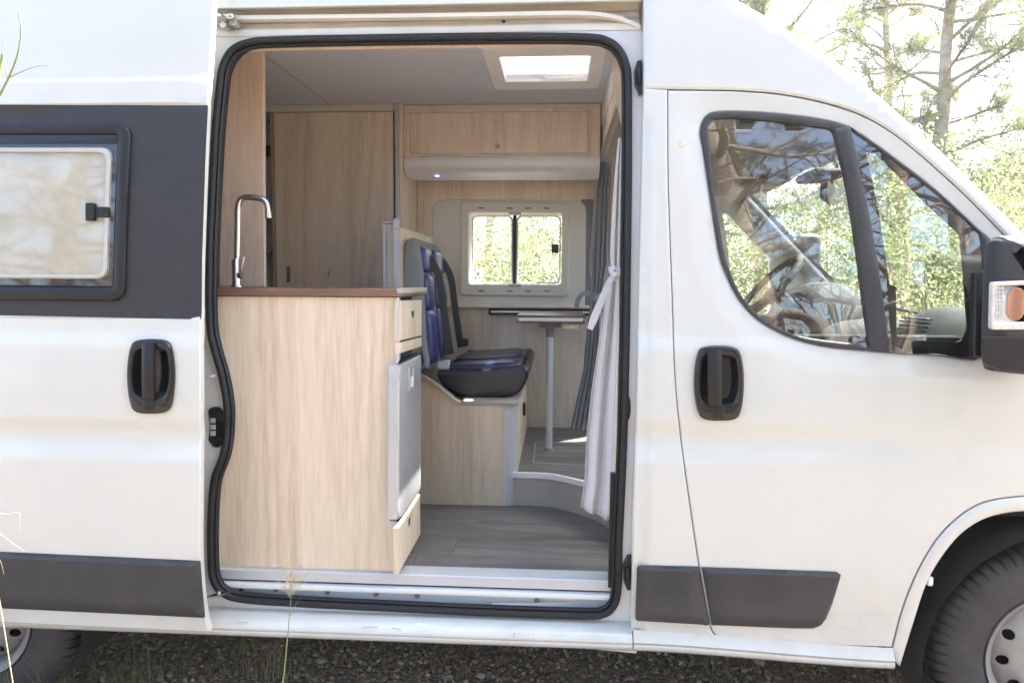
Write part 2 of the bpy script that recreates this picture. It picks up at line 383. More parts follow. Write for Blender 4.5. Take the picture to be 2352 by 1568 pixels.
M_RIM = plain('silver wheel', (.27, .265, .25), .5, metal=.3, var=.15, vs=10)
M_DARK = plain('underbody', (.02, .02, .02), .8)
M_GLASS = glass('window glass')
M_WS = glass('windscreen glass', (.88, .93, .90), 1.55)
M_ACR = glass('acrylic pane', (.86, .85, .80), 1.8, .04)
M_CLEAR = glass('clear pane', (.95, .96, .95), 1.45)
M_BLIND = plain('cream blind', (.58, .57, .50), .8, var=.12, vs=5)
M_ORANGE = plain('amber lens', (.46, .22, .13), .2, coat=.6, var=.1, vs=60)
M_LENS = plain('clear lens', (.62, .62, .58), .15, coat=.8, var=.15, vs=90)
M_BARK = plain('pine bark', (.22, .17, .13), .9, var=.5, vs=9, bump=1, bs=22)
M_BARKP = plain('glare-lightened bark', (.36, .31, .25), .9, var=.35, vs=9, bump=.8, bs=22)  # pine bark lightened: backlight glare on the far trunks is put into the colour
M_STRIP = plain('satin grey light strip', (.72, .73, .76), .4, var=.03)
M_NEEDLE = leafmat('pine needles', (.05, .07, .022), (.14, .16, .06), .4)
M_NEEDLEP = leafmat('glare-paled pine needles', (.14, .17, .07), (.32, .34, .19), .55)  # far needles paled in colour to imitate veiling glare
M_LEAFGLARE = leafmat('bush leaves', (.15, .19, .075), (.36, .39, .20), .55)  # bushes beyond the van: washed-out glare mixed into the leaf colour
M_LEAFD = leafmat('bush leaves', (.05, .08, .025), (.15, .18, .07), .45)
M_DRY = leafmat('dry grass', (.22, .19, .10), (.40, .36, .22), .3)
M_GRASS = leafmat('green grass', (.10, .13, .05), (.26, .28, .13), .35)
M_MIRROR = plain('mirror glass', (.9, .9, .9), .02, metal=1, var=0)
M_TRANSL, _t, _b = newmat('opal dome'); _b.inputs['Base Color'].default_value = (.9, .9, .88, 1); _b.inputs['Transmission Weight'].default_value = .0
_tr = nd(_t, 'ShaderNodeBsdfTranslucent'); _tr.inputs[0].default_value = (.5, .5, .52, 1); _tp = nd(_t, 'ShaderNodeBsdfTransparent'); _mx = nd(_t, 'ShaderNodeMixShader'); _mx.inputs[0].default_value = .12
_t.links.new(_tr.outputs[0], _mx.inputs[1]); _t.links.new(_tp.outputs[0], _mx.inputs[2]); _t.links.new(_mx.outputs[0], _t.nodes['Material Output'].inputs[0])

# ================================================================== the camper van: shell
van = thing('camper_van', (0.0, .95, 0.0), 'white camper van with its side sliding door slid open to show the wooden living space', 'camper van')
ZL = np.unique(np.concatenate([np.arange(.4, 2.6, .05), np.arange(.96, 1.14, .0125), np.arange(1.31, 1.39, .01)]))
FZ = .57                                     # cabin floor height
ED = lambda pts: crom(pts, 5)
def E2(pts): return [(1467.6 + .4561 * a, 188.2 + .4561 * b) for a, b in pts]     # enlarged reading of the cab window

# --- sliding door, slid back along the outside of the body
z241, z735, z187 = S(240, 241, -.1)[2], S(240, 730, -.1)[2], S(240, 187, -.1)[2]
def ydoor(x, z):
    z = np.asarray(z, float)
    return yb(x, z) - .10 + .007 * sstep(z187, z187 + .012, z) + .006 * (sstep(z735 - .004, z735, z) - sstep(z241, z241 + .006, z))
edge = ED([(494, -70), (490, 30), (484, 140), (477, 241), (469, 420), (463, 600), (461, 735), (461, 982), (460, 1150), (460, 1287), (469, 1395), (481, 1449)])
out = s2([(-1300, -60)] + edge + [(477, 1452), (0, 1430), (-1300, 1385)], fn=ydoor)
zl = np.unique(np.concatenate([ZL, [z187 - .004, z187, z187 + .006, z187 + .012, z187 + .018, z241 - .004, z241, z241 + .006, z241 + .012, z735 - .01, z735 - .004, z735, z735 + .006]]))
def hcup(x0, x1, y0, y1):
    w, h = x1 - x0, y1 - y0; X = lambda a: x0 + a * w; Y = lambda b: y0 + b * h
    return crom([(X(.22), Y(.14)), (X(.78), Y(.14)), (X(.88), Y(.3)), (X(.9), Y(.5)), (X(.84), Y(.7)), (X(.7), Y(.78)), (X(.3), Y(.78)), (X(.15), Y(.7)), (X(.1), Y(.5)), (X(.13), Y(.3))], 5, True)
m = MB().slab(out, [s2(hcup(297, 402, 778, 948), fn=ydoor)], c=.004, a0=0, a1=.022, grid=.09, fn=ydoor, back=False, ms=.025, zl=zl)
inn = MB().slab([(p[0] - .02 if p[0] > -1.3 else p[0], p[1]) for p in out], c=0, a0=.045, a1=.05, fn=ydoor, ms=.06)
sdoor = m.build('sliding_door', M_PAINT, van, 32)
inn.build('inner_panel', M_JAMB, sdoor)
# black film band between the window and the edge
band = s2([(-1300, 239)] + [(477.5, 242), (469.5, 420), (463.5, 600), (461.5, 733.5)] + [(0, 724), (-1300, 690)], -.002, ydoor)
MB().slab(band, c=.0006, a0=-.0018, a1=0, grid=.09, fn=ydoor, back=False, ms=.03, zl=ZL).build('window_band', M_BAND, sdoor)
# caravan window: surround, inner frame, acrylic pane with its pale rim, closed blind, latch
fo = fil([(-900, 286), (302, 286, 30), (286, 691, 30), (-900, 680)]); fi = fil([(-880, 309), (275, 309, 8), (262, 660, 8), (-880, 650)])
MB().slab(s2(fo, -.1), [s2(fi, -.1)], c=.005, a0=-.014, a1=0, fn=ydoor, ms=.03).build('window_frame', M_BLK, sdoor, 60)
f2 = fil([(-870, 330), (270, 331, 3), (259, 657, 3), (-870, 648)])
MB().slab(s2(fi, -.1), [s2(f2, -.1)], c=.002, a0=-.009, a1=0, fn=ydoor, ms=.03).build('sash', M_GLOSSBLK, sdoor)
bl = fil([(-860, 338), (257, 339, 24), (247, 641, 26), (-860, 633)])
MB().slab(s2(bl, -.1), c=.001, a0=-.004, a1=-.001, fn=ydoor, ms=.03, grid=.05, zl=ZL).build('blind', M_BLIND, sdoor)
MB().slab(s2(f2, -.1), c=.001, a0=-.0075, a1=-.0065, fn=ydoor, ms=.03, grid=.05, zl=ZL, back=False).build('window_pane', M_ACR, sdoor, fix=False)
ro = s2(fil([(-860, 340), (257, 341, 26), (247, 640, 26), (-860, 632)]), -.1); ri = s2(fil([(-860, 350), (246, 351, 20), (237, 631, 20), (-860, 623)]), -.1)
MB().slab(ro, [ri], c=.002, a0=-.011, a1=-.006, fn=ydoor, ms=.03).build('pane_rim', plain('pale acrylic rim', (.42, .41, .36), .25, var=.04), sdoor, 60)
m = MB(); m.slab(s2(rect(203, 222, 467, 508, 4), -.1), c=.003, a0=-.022, a1=-.006, fn=ydoor); m.slab(s2(rect(218, 253, 476, 500, 3), -.1), c=.002, a0=-.014, a1=-.006, fn=ydoor)
m.build('window_latch', M_BLK, sdoor)
def handle(x0, x1, y0, y1, fn, name, parent, sk=0):
    w, h = x1 - x0, y1 - y0; X = lambda a: x0 + a * w; Y = lambda b: y0 + b * h
    o = crom([(X(.2), Y(.02)), (X(.5), Y(0)), (X(.8), Y(.02)), (X(.93), Y(.1)), (X(1), Y(.35)), (X(1), Y(.62)), (X(.94), Y(.88)), (X(.82), Y(.98)), (X(.5), Y(1)), (X(.2), Y(.98)), (X(.07), Y(.88)), (X(0), Y(.62)), (X(0), Y(.35)), (X(.07), Y(.1))], 5, True)
    cup = crom([(X(.22), Y(.14)), (X(.78), Y(.14)), (X(.88), Y(.3)), (X(.9), Y(.5)), (X(.84), Y(.7)), (X(.7), Y(.78)), (X(.3), Y(.78)), (X(.15), Y(.7)), (X(.1), Y(.5)), (X(.13), Y(.3))], 5, True)
    m = MB(); m.slab(s2(o, 0, fn), [s2(cup, 0, fn)], c=.005, a0=-.014, a1=.002, fn=fn, ms=.015)
    m.slab(s2(cup, 0, fn), c=0, a0=.026, a1=.028, fn=fn, ms=.02, mi=1)
    c2 = s2(cup, 0, fn); rr = resample(c2, .01); q = inset(rr, .012)
    def P3(r, d): return [(p[0], float(fn(p[0], p[1])) + d, p[1]) for p in r]
    a, b = P3(rr, -.010), P3(q, .026); m.sheet([a, b], 1, closed_u=True)
    g = [S(X(.42), Y(.06), -.018, fn), S(X(.42), Y(.3), -.026, fn), S(X(.42), Y(.55), -.026, fn), S(X(.43), Y(.80), -.016, fn)]
    ww = w / 750 * .13
    m.sweep(crom(g, 4), [(-ww, -.006), (-ww * .6, -.010 + .001), (ww * .6, -.009), (ww, -.006), (ww, .004), (ww * .5, .009), (-ww * .5, .009), (-ww, .004)], mi=2)
    m.slab(s2(fil([(X(.36), Y(.8), 3), (X(.6), Y(.8), 3), (X(.6), Y(.95), 3), (X(.36), Y(.95), 3)]), 0, fn), c=.003, a0=-.018, a1=-.01, fn=fn, mi=2)
    return m.build(name, [M_GLOSSBLK, M_GLOSSBLK, M_BLK], parent, 50)
handle(297, 402, 778, 948, ydoor, 'door_handle', sdoor)
tr = s2([(-1300, 1225), (0, 1266), (459, 1287), (461, 1290), (471, 1415), (468, 1417), (0, 1395), (-1300, 1340)], -.1)
def trimfn(fn, z0, z1):
    return lambda x, z: fn(x, z) + .012 * (sstep(0, 1, (np.asarray(z) - (z1(x) - .022)) / .022)) ** 1.5
def line_z(pa, pb, off=0, fn=yb):
    a, b = S(*pa, off, fn), S(*pb, off, fn); return lambda x: a[2] + (np.asarray(x) - a[0]) / (b[0] - a[0]) * (b[2] - a[2])
ft = trimfn(ydoor, None, line_z((0, 1266), (459, 1287), 0, ydoor))
tz = np.arange(.4, .8, .008)
MB().slab(tr, c=.014, a0=-.014, a1=.0, grid=.06, fn=ydoor, ms=.025, zl=np.arange(.4, .8, .03), back=False).build('lower_trim', M_TRIM, sdoor, 40)
# hinge arms of the sliding door
m = MB(); pa = [S(474, 866, .02), S(482, 864, -.02), S(492, 863, .0)]; m.tube(pa, .004, 6); m.box(*(S(461, 842, .01)[0], S(469, 842, .01)[0]), .0, .012, S(465, 890, 0)[2], S(465, 842, 0)[2])
m.build('striker_pin', M_STEEL, sdoor)

# --- body: panels behind the sliding door and around the opening
JO = .062                                       # the jamb lies this far behind the outer skin
seal_px = crom([(505, 195), (512, 152), (533, 116), (572, 98), (640, 92.5), (900, 87), (1200, 84), (1350, 86), (1394, 94), (1420, 112), (1437, 145), (1443, 195), (1443, 400), (1441, 600), (1438, 800), (1433, 1000), (1428, 1120), (1422, 1250), (1420, 1350), (1409, 1392), (1385, 1410), (1340, 1413), (1100, 1405), (900, 1396), (700, 1386), (560, 1376), (514, 1362), (492, 1335), (485, 1290), (485, 1180), (493, 1100), (511, 1050), (520, 1000), (521, 930), (509, 860), (492, 800), (482, 740), (481, 600), (487, 450), (495, 300)], 5, True)
jamb_out = [(380, 66), (1478, 60), (1484, 300), (1484, 1200), (1462, 1500), (380, 1400)]
seal2 = s2(seal_px, JO)
jz = np.arange(.4, 2.5, .05)
jo2 = s2(jamb_out, JO)
jfn = lambda x, z: yb(x, z) + JO
MB().slab(jo2, [seal2], c=.002, a0=0, a1=.05, grid=.06, fn=jfn, ms=.03, zl=jz, back=False).build('door_frame', M_JAMB, van, 35)
# return of the opening inwards, behind the seal
ring = [S(x, y, JO + .006) for x, y in seal_px]
MB().sheet([[tuple(p) for p in ring], [(p[0], p[1] + .07, p[2]) for p in ring]], closed_u=True).build('opening_return', [M_RUB, M_JAMB], van)
for p_ in bpy.data.objects['opening_return'].data.polygons:
    if abs(p_.normal.z) > .8 and p_.center.z < -.5: p_.material_index = 1
# rubber seal: a round bead and a flat inner lip
cxm = np.mean([p[0] for p in ring]); czm = np.mean([p[2] for p in ring])
ringp = [S(x, y, JO - .012) for x, y in seal_px]
bead = [(.0112 * math.cos(a), .0125 * math.sin(a)) for a in np.linspace(0, 2 * math.pi, 13)[:-1]]
m = MB().sweep(ringp, bead, closed=True)
ri_ = inset(np.array([(p[0], p[2]) for p in ringp]), .0142)
lip = [(q[0], p[1] + .012, q[1]) for p, q in zip(ringp, ri_)]
m.sweep(lip, [(.006 * math.cos(a), .010 * math.sin(a)) for a in np.linspace(0, 2 * math.pi, 9)[:-1]], closed=True)
m.build('door_seal', M_RUB, van, 60)
# right-hand seal guard strip low on the pillar
a, b = S(1408, 1085, JO + .03), S(1402, 1345, JO + .03)
MB().sweep([a, (a + b) / 2, b], [(-.008, -.01), (.008, -.01), (.008, .012), (-.008, .012)]).build('sill_guard', M_BLK, van)

# upper runner channel of the door
def yz(py, off, px=900): p = S(px, py, off); return (p[1], p[2])
sec = [yz(-60, 0), yz(0, 0), yz(11, .0), yz(13.5, .003), yz(15, .02), yz(20, .07), yz(33, .075), yz(36, .06), yz(38, .075), yz(48, .075), yz(51, .062), yz(53, .072), yz(60, .066), yz(62, .058), yz(66, .056), yz(78, JO - .002)]
dx = lambda x, z: yb(x, z) - yb(S(900, 50)[0], z)
xr0, xr1 = -1.35, S(1474, 40)[0]
m = MB().extr(sec[:4], -2.9, xr1, 40, fn=dx); m.build('roof_rail', M_PAINT, van, 40)
m = MB().extr(sec[3:], xr0, xr1, 30, 0, fn=dx)
m.build('upper_runner', M_DIRTY, van, 40)
# the runner's rail strip with its curved-in end, its roller arm
pth = [S(x, y, o) for x, y, o in ((520, 46, .045), (800, 43, .045), (1100, 39, .045), (1250, 36, .045), (1340, 36, .046), (1400, 42, .055), (1440, 54, .066), (1468, 68, .075))]
MB().sweep(crom(pth, 5), [(-.006, -.006), (.006, -.006), (.006, .02), (-.006, .02)]).build('runner_rail', M_DIRTY, van)
ra = MB(); ra.box(*(S(500, 40, .03)[0], S(545, 40, .03)[0]), S(520, 40, .0)[1], S(520, 40, .035)[1], S(520, 52, .03)[2], S(520, 40, .03)[2], .004)
ra.tube([S(488, 36, -.06), S(520, 44, .02)], .010, 8); ra.lathe([(.0001, 0), (.012, 0), (.012, .03), (.0001, .03)], S(535, 50, .02), 12, mi=1); ra.lathe([(.0001, 0), (.010, 0), (.010, .03), (.0001, .03)], S(512, 57, .02), 12, mi=1)
ra.build('roller_arm', [M_STEEL, M_ALU], van)
MB().lathe([(.0001, -.004), (.006, -.004), (.006, .006)], S(1157, 50, .07), 10).build('plug', M_BLK, van)

# lower step with its runner and the sill
Yf = .10
m = MB(); zz = lambda py, Y: U(900, py, Y=Y)[2]
xl, xr = -1.13, U(1404, 1340, Y=Yf)[0]
aluf = [(Yf + .07, FZ + .003), (Yf, FZ + .003), (Yf - .003, FZ), (Yf - .003, FZ - .031), (Yf + .02, FZ - .033)]
MB().extr(aluf, xl, xr).build('floor_edge_profile', M_ALUP, van)
z1 = FZ - .045
st = [(Yf + .03, z1 + .01), (Yf - .012, z1 + .004), (Yf - .014, z1 - .002), (Yf - .012, z1 - .012), (Yf + .012, z1 - .016), (Yf + .018, z1 - .022), (Yf + .022, z1 - .062), (Yf + .01, z1 - .068), (Yf - .018, z1 - .07), (Yf - .022, z1 - .078), (Yf - .03, z1 - .082)]
MB().extr(st, xl, .245, 2).build('lower_runner', M_JAMB, van, 30)
for k, (px, py) in enumerate([(634, 1352), (752, 1358), (864, 1363), (958, 1367), (1233, 1378), (1427 - 240, 1370)]):
    c = U(px, py, Y=Yf + .016)
    if k < 5: MB().lathe([(.0001, .0), (.0085, .0), (.0085, .01)], c + np.array([0, -.003, 0]), 14).build('plug_hole', plain('grey plug', (.16, .17, .17), .5), van)
# the inward-curving end of the lower runner
cv = [U(1130, 1393, Z=.475), U(1240, 1392, Z=.478), U(1330, 1386, Z=.482), (U(1400, 1372, Z=.486) + np.array([0, 0, 0]))]
MB().sweep(crom(cv, 5), [(-.005, -.008), (.005, -.008), (.005, .012), (-.005, .012)], up=(0, 0, 1)).build('runner_curve', M_JAMB, van)
ra = MB(); ra.box(U(520, 1362, Y=.1)[0], U(556, 1362, Y=.1)[0], .075, .11, U(540, 1362, Y=.1)[2], U(540, 1346, Y=.1)[2], .004, mi=1)
ra.sweep([U(470, 1374, Y=-.02), U(500, 1366, Y=.03), U(530, 1356, Y=.08)], [(-.009, -.004), (.009, -.004), (.009, .004), (-.009, .004)], up=(0, 0, 1)); ra.lathe([(.0001, 0), (.007, 0), (.007, .012), (.0001, .012)], U(503, 1364, Y=.03), 10, 'Z')
ra.build('lower_roller_arm', [M_STEEL, M_BLK], van)
sill = [(.105, .452), (.075, .4505), (.058, .449), (.03, .444), (.014, .437), (.006, .428), (.003, .418), (.0045, .4135), (.008, .4125), (.004, .411), (.003, .405), (.006, .396), (.016, .388), (.05, .383), (.13, .38)]
x24 = S(1452, 1460, 0)[0]
m = MB().extr(sill, -2.9, x24, 3); m.build('sill', M_PAINT, van, 50)
# scuffs on the sill are left to paint noise; rocker below the front door
rock = [(.02, .452), (.014, .437), (.008, .428), (.003, .42), (.0055, .4155), (.009, .414), (.004, .4125), (.003, .405), (.006, .396), (.016, .388), (.05, .383), (.13, .38)]
def rdrop(x, z): return 0
G = []
for x in np.linspace(x24 + .003, 1.02, 16):
    d = float(sstep(.24, 1.05, x)) * .028
    G.append([(x, y + .05 * max(0, x - .9) ** 2, z - d) for y, z in rock])
MB().sheet(G).build('rocker_panel', M_PAINT, van, 50)
# lock plate, strikers and pads on the jamb
jf = lambda x, z: yb(x, z) + JO
lp = MB().slab(s2(fil([(480, 940, 10), (490, 934, 8), (506, 934, 8), (516, 948, 8), (516, 1012, 8), (505, 1027, 8), (492, 1025, 8), (481, 1010, 10)]), JO), c=.003, a0=-.008, a1=.0, fn=jf, ms=.02).build('lock_plate', M_BLK, van)
for k in range(3):
    MB().slab(s2(rect(486, 498, 959 + 14.5 * k, 970 + 14.5 * k), JO), c=.0015, a0=-.011, a1=-.007, fn=jf).build('contact_pad', M_ALUP, lp)
def pad(px, name, d=.018):
    m = MB().slab(s2(px, JO - .01), c=.004, a0=-d, a1=0, fn=lambda x, z: yb(x, z) + JO, ms=.02); xs = [p[0] for p in px]; ys = [p[1] for p in px]
    cx_, cy_ = (min(xs) + max(xs)) / 2, (min(ys) + max(ys)) / 2; w = (max(xs) - min(xs)) * .25; h = (max(ys) - min(ys)) * .16
    m.slab(s2([(cx_ - w, cy_ - h), (cx_ + w, cy_ - h * 1.3), (cx_ + w, cy_ + h * 1.3), (cx_ - w, cy_ + h)], JO - .01), c=.003, a0=-d - .012, a1=-d + .002, fn=lambda x, z: yb(x, z) + JO)
    return m.build(name, M_BLK, van)
pad([(1463, 141), (1472, 139), (1475, 150), (1475, 214), (1468, 219), (1458, 196), (1457, 162)], 'guide_block')
pad([(1440, 1276), (1449, 1274), (1450, 1352), (1441, 1354), (1433, 1335), (1431, 1300)], 'guide_block')
MB().slab(s2(circ(1442, 935, 6.5, 20, 29), JO), c=.003, a0=-.006, a1=0, fn=jf).build('rubber_stop', M_BLK, van)

# --- middle pillar skin
def ypil(x, z):
    return yb(x, z) + .007 * sstep(.272, .284, x) * (1 - sstep(2.0, 2.03, z)) * 0 - .0 + .010 * (1 - sstep(.266, .280, x)) * (1 - sstep(1.99, 2.03, z))
lt = ED([(1535, 207), (1536, 400), (1541, 560), (1546, 700), (1551, 850), (1560, 960), (1572, 1060), (1589, 1180), (1606, 1296), (1618, 1370), (1630, 1425), (1637, 1448), (1650, 1462), (1668, 1470), (1720, 1477)])
pil = [(1479, 203), (1533, 206)] + [(x - 1.8, y + (1.5 if y > 1440 else 0)) for x, y in lt[1:]] + [(1720, 1480), (1450, 1469), (1454, 1200), (1461, 1000), (1467, 800), (1471, 600), (1476, 400)]
MB().slab(s2(pil), c=.005, a0=0, a1=.06, grid=.011, fn=ypil, ms=.02, zl=np.unique(np.concatenate([ZL, np.arange(1.97, 2.05, .01)])), back=False).build('pillar_panel', M_PAINT, van, 32)
p0 = s2([(1463, 1297), (1606, 1300), (1629, 1433), (1459, 1423)]); p0 = [(*p0[0], .012), (*p0[1], .004), (*p0[2], .004), (*p0[3], .01)]
ft2 = trimfn(yb, None, line_z((1462, 1297), (1930, 1312)))
MB().slab(fil(p0), c=.012, a0=-.014, a1=.0, grid=.06, fn=yb, ms=.02, zl=np.arange(.4, .8, .03), back=False).build('lower_trim', M_TRIM, van, 40)

# --- front door
roofline = [(1535, 206), (1620, 207), (1700, 208.5), (1800, 217), (1900, 237), (1980, 264), (2050, 304), (2120, 359), (2200, 430), (2270, 499), (2352, 585), (2470, 712)]
arch_line = [(2051, 1488), (2075, 1398), (2107, 1318), (2143, 1254), (2179, 1210), (2223, 1174), (2271, 1152), (2352, 1141), (2440, 1146)]
rl = ED(roofline); al = ED(arch_line)
bot = [(1720, 1477), (1900, 1482), (2051, 1487)]
dpx = [(x, y + 2.0) for x, y in rl] + [(2480, 1150)] + [(x - 2, y - 2) for x, y in al[::-1]] + [(x, y) for x, y in bot[::-1]][1:] + lt[::-1][:-1]
wout = E2(crom([(312, 260), (318, 215), (338, 175), (372, 153), (450, 146), (600, 150), (800, 168), (940, 190), (1060, 224), (1180, 300), (1300, 388), (1500, 543), (1700, 728), (1785, 808), (1790, 900), (1760, 1150), (1735, 1388), (1500, 1378), (1260, 1364), (1100, 1350), (950, 1334), (800, 1298), (680, 1246), (580, 1178), (500, 1082), (440, 960), (405, 850), (360, 560), (325, 330)], 4, True))
win2 = np.array(s2(wout)); win2r = resample([tuple(p) for p in win2], .02)
def yfd(x, z):
    x = np.atleast_1d(np.asarray(x, float)); z = np.atleast_1d(np.asarray(z, float))
    d = np.array([np.sqrt(np.min((win2r[:, 0] - a) ** 2 + (win2r[:, 1] - b) ** 2)) for a, b in zip(x, z)])
    return yb(x, z) + .010 * (1 - sstep(0, .075, d))
fdoor = MB().slab(s2(dpx), [list(map(tuple, win2)), s2(hcup(1594, 1706, 793, 964))], c=.004, a0=0, a1=.03, grid=.035, fn=yfd, ms=.02, zl=np.unique(np.concatenate([ZL, np.arange(.42, 2.2, .025)])), back=False).build('front_door', M_PAINT, van, 32)
wi = E2(crom([(350, 225), (362, 196), (390, 183), (480, 178), (700, 195), (900, 222), (985, 245), (1015, 350), (1050, 500), (1085, 700), (1112, 900), (1140, 1120), (1166, 1325), (1080, 1318), (1000, 1309), (900, 1296), (800, 1275), (680, 1226), (580, 1150), (510, 1060), (460, 950), (430, 850), (390, 600), (362, 380)], 4, True))
q0 = E2(crom([(1068, 240), (1100, 262), (1200, 330), (1300, 406), (1500, 560), (1690, 735), (1728, 790), (1738, 900), (1728, 1100), (1722, 1372), (1500, 1368), (1262, 1352), (1235, 1150), (1200, 900), (1155, 650), (1110, 430)], 4, True))
fw = lambda x, z: yb(x, z)
MB().slab(list(map(tuple, win2)), [s2(wi), s2(q0)], c=.004, a0=.002, a1=.03, fn=fw, ms=.02, grid=.04, back=False).build('window_frame', M_TRIM, fdoor, 45)
dv = E2([(985, 236), (1064, 222), (1110, 430), (1158, 650), (1203, 900), (1238, 1150), (1266, 1362), (1170, 1352), (1143, 1120), (1115, 900), (1088, 700), (1052, 500), (1016, 350)])
MB().slab(s2(dv), c=.006, a0=-.004, a1=.02, fn=fw, ms=.02, back=False).build('divider_bar', M_TRIM, fdoor, 50)
MB().slab(s2(wi), c=0, a0=.014, a1=.0141, fn=fw, ms=.03, grid=.05, back=False).build('window_pane', M_GLASS, fdoor, 60, fix=False)
MB().slab(s2(q0), c=0, a0=.008, a1=.0081, fn=fw, ms=.03, grid=.05, back=False).build('quarter_pane', M_GLASS, fdoor, 60, fix=False)
qc = E2(fil([(1152, 352, 6), (1200, 352, 20), (1450, 600), (1632, 768, 60), (1668, 1240, 60), (1640, 1312, 50), (1308, 1300, 30), (1303, 1030, 6), (1272, 1020, 6), (1215, 640)]))
MB().slab(s2(q0), [s2(qc)], c=0, a0=.012, a1=.02, fn=fw, ms=.03, back=False).build('pane_border', M_GLOSSBLK, fdoor)
MB().slab(s2(fil([(1700, 950, 4), (1740, 950, 4), (1735, 1385), (1690, 1385)]) if 0 else E2(fil([(1690, 960, 8), (1760, 940, 8), (1745, 1384), (1680, 1384)]))), c=.004, a0=-.006, a1=.01, fn=fw).build('mirror_base', M_BLK, fdoor)
handle(1594, 1706, 793, 964, yb, 'door_handle', fdoor)
t1 = s2([(1611, 1301), (1929, 1312), (1898, 1441), (1634, 1433)]); t1 = [(*t1[0], .004), (*t1[1], .012), (*t1[2], .03), (*t1[3], .004)]
t1 = s2([(1611, 1301), (1921, 1312), (1930, 1318), (1928, 1327), (1910, 1385), (1896, 1419), (1884, 1434), (1866, 1441), (1800, 1440), (1634, 1433)])
MB().slab(t1, c=.012, a0=-.014, a1=.0, grid=.06, fn=yb, ms=.02, zl=np.arange(.4, .8, .03), back=False).build('lower_trim', M_TRIM, fdoor, 40)
MB().slab(s2(circ(1568, 330, 8, 16)), c=.0002, a0=-.0005, a1=0, fn=yb).build('paint_stain', plain('rust stain', (.62, .52, .36), .4), fdoor)
# dark body behind the panel gaps
back = [(1490, 215)] + [(x - 12, y + 14) for x, y in rl[2:]] + [(2470, 1160), (2352, 1152), (2271, 1166), (2223, 1190), (2179, 1228), (2143, 1272), (2107, 1330), (2080, 1400), (2060, 1470), (1720, 1470), (1475, 1450)]
MB().slab(s2(back), [s2([(x, y) for x, y in wout])], c=0, a0=.034, a1=.05, fn=yb, grid=.15, ms=.05, zl=np.arange(.4, 2.4, .15)).build('inner_structure', M_DARK, van)

M_SCUFF = plain('grey scuff', (.40, .385, .35), .5, var=.2, vs=40)
m = MB()
for q in ([(1905, 1409), (1960, 1408), (2010, 1410), (2050, 1411)], [(1979, 1412), (1976, 1426), (1978, 1440)], [(2044, 1415), (2047, 1430), (2045, 1437)], [(1931, 1461), (1942, 1459)], [(1905, 1438), (1935, 1440), (1970, 1446)]):
    m.sweep([S(x, y, 0) for x, y in q], [(-.0005, -.0004), (.0005, -.0004), (.0005, .0003), (-.0005, .0003)])
m.build('scuff_mark', M_SCUFF, fdoor)
for q, w_ in (([(830, 1441), (845, 1439), (868, 1440)], .001), ([(902, 1441), (915, 1443), (922, 1446)], .001), ([(1182, 1452), (1181, 1459), (1178, 1463)], .0012), ([(1190, 1452), (1196, 1454)], .001), ([(540, 1428), (570, 1429)], .0007)):
    w_ *= .7; MB().sweep([U(x, y, Y=.0045) for x, y in q], [(-w_, -.001), (w_, -.001), (w_, .001), (-w_, .001)]).build('paint_chip', M_GREIGE, van)
# --- front wing with the wheel arch
op = ED([(2067, 1529), (2099, 1426), (2127, 1342), (2163, 1278), (2211, 1222), (2271, 1187), (2352, 1173), (2440, 1178), (2520, 1210)])
fl = [(x + .5, y) for x, y in al] + [(2520, 1165)]
def yfen(x, z): return yb(x, z) - .004
fen = fl + op[::-1] + [(2050, 1513)]
MB().slab(s2(fen), c=.006, a0=0, a1=.05, grid=.03, fn=yfen, ms=.02, back=False).build('front_wing', M_PAINT, van, 40)
wc = np.array([1.55, .115, .355]); WR = .357
M = MB(); a_ = np.linspace(-.25, math.pi + .25, 30)
M.sheet([[(wc[0] + .43 * math.cos(t), y, wc[2] + .43 * math.sin(t)) for t in a_] for y in (.045, .45)]); M.slab([(wc[0] + .43 * math.cos(t), wc[2] + .43 * math.sin(t)) for t in a_], a0=.44, a1=.45, c=0)
M.build('wheel_housing', M_DARK, van)
MB().box(*[S(2135, 1333, .03)[0] - .008, S(2135, 1333, .03)[0] + .008], .03, .05, S(2135, 1343, .03)[2], S(2135, 1323, .03)[2], .003).build('arch_clip', M_WHITEPL, van)
# rear side panel, mostly hidden by the door
rc = np.array([-1.985, .125, .36])
arc = [(rc[0] + .42 * math.cos(t), max(.4, rc[2] + .42 * math.sin(t))) for t in np.linspace(math.pi, 0, 24)]
MB().slab([(-2.95, 2.3), (-2.95, .42)] + arc + [(-1.16, .42), (-1.16, 2.3)], c=.003, a0=.01, a1=.04, grid=.15, fn=yb, ms=.06, zl=np.arange(.4, 2.4, .1), back=False).build('rear_side_panel', M_PAINT, van)
M = MB(); M.sheet([[(rc[0] + .43 * math.cos(t), y, rc[2] + .43 * math.sin(t)) for t in a_] for y in (.06, .45)]); M.slab([(rc[0] + .43 * math.cos(t), rc[2] + .43 * math.sin(t)) for t in a_], a0=.44, a1=.45, c=0)
M.build('wheel_housing', M_DARK, van)
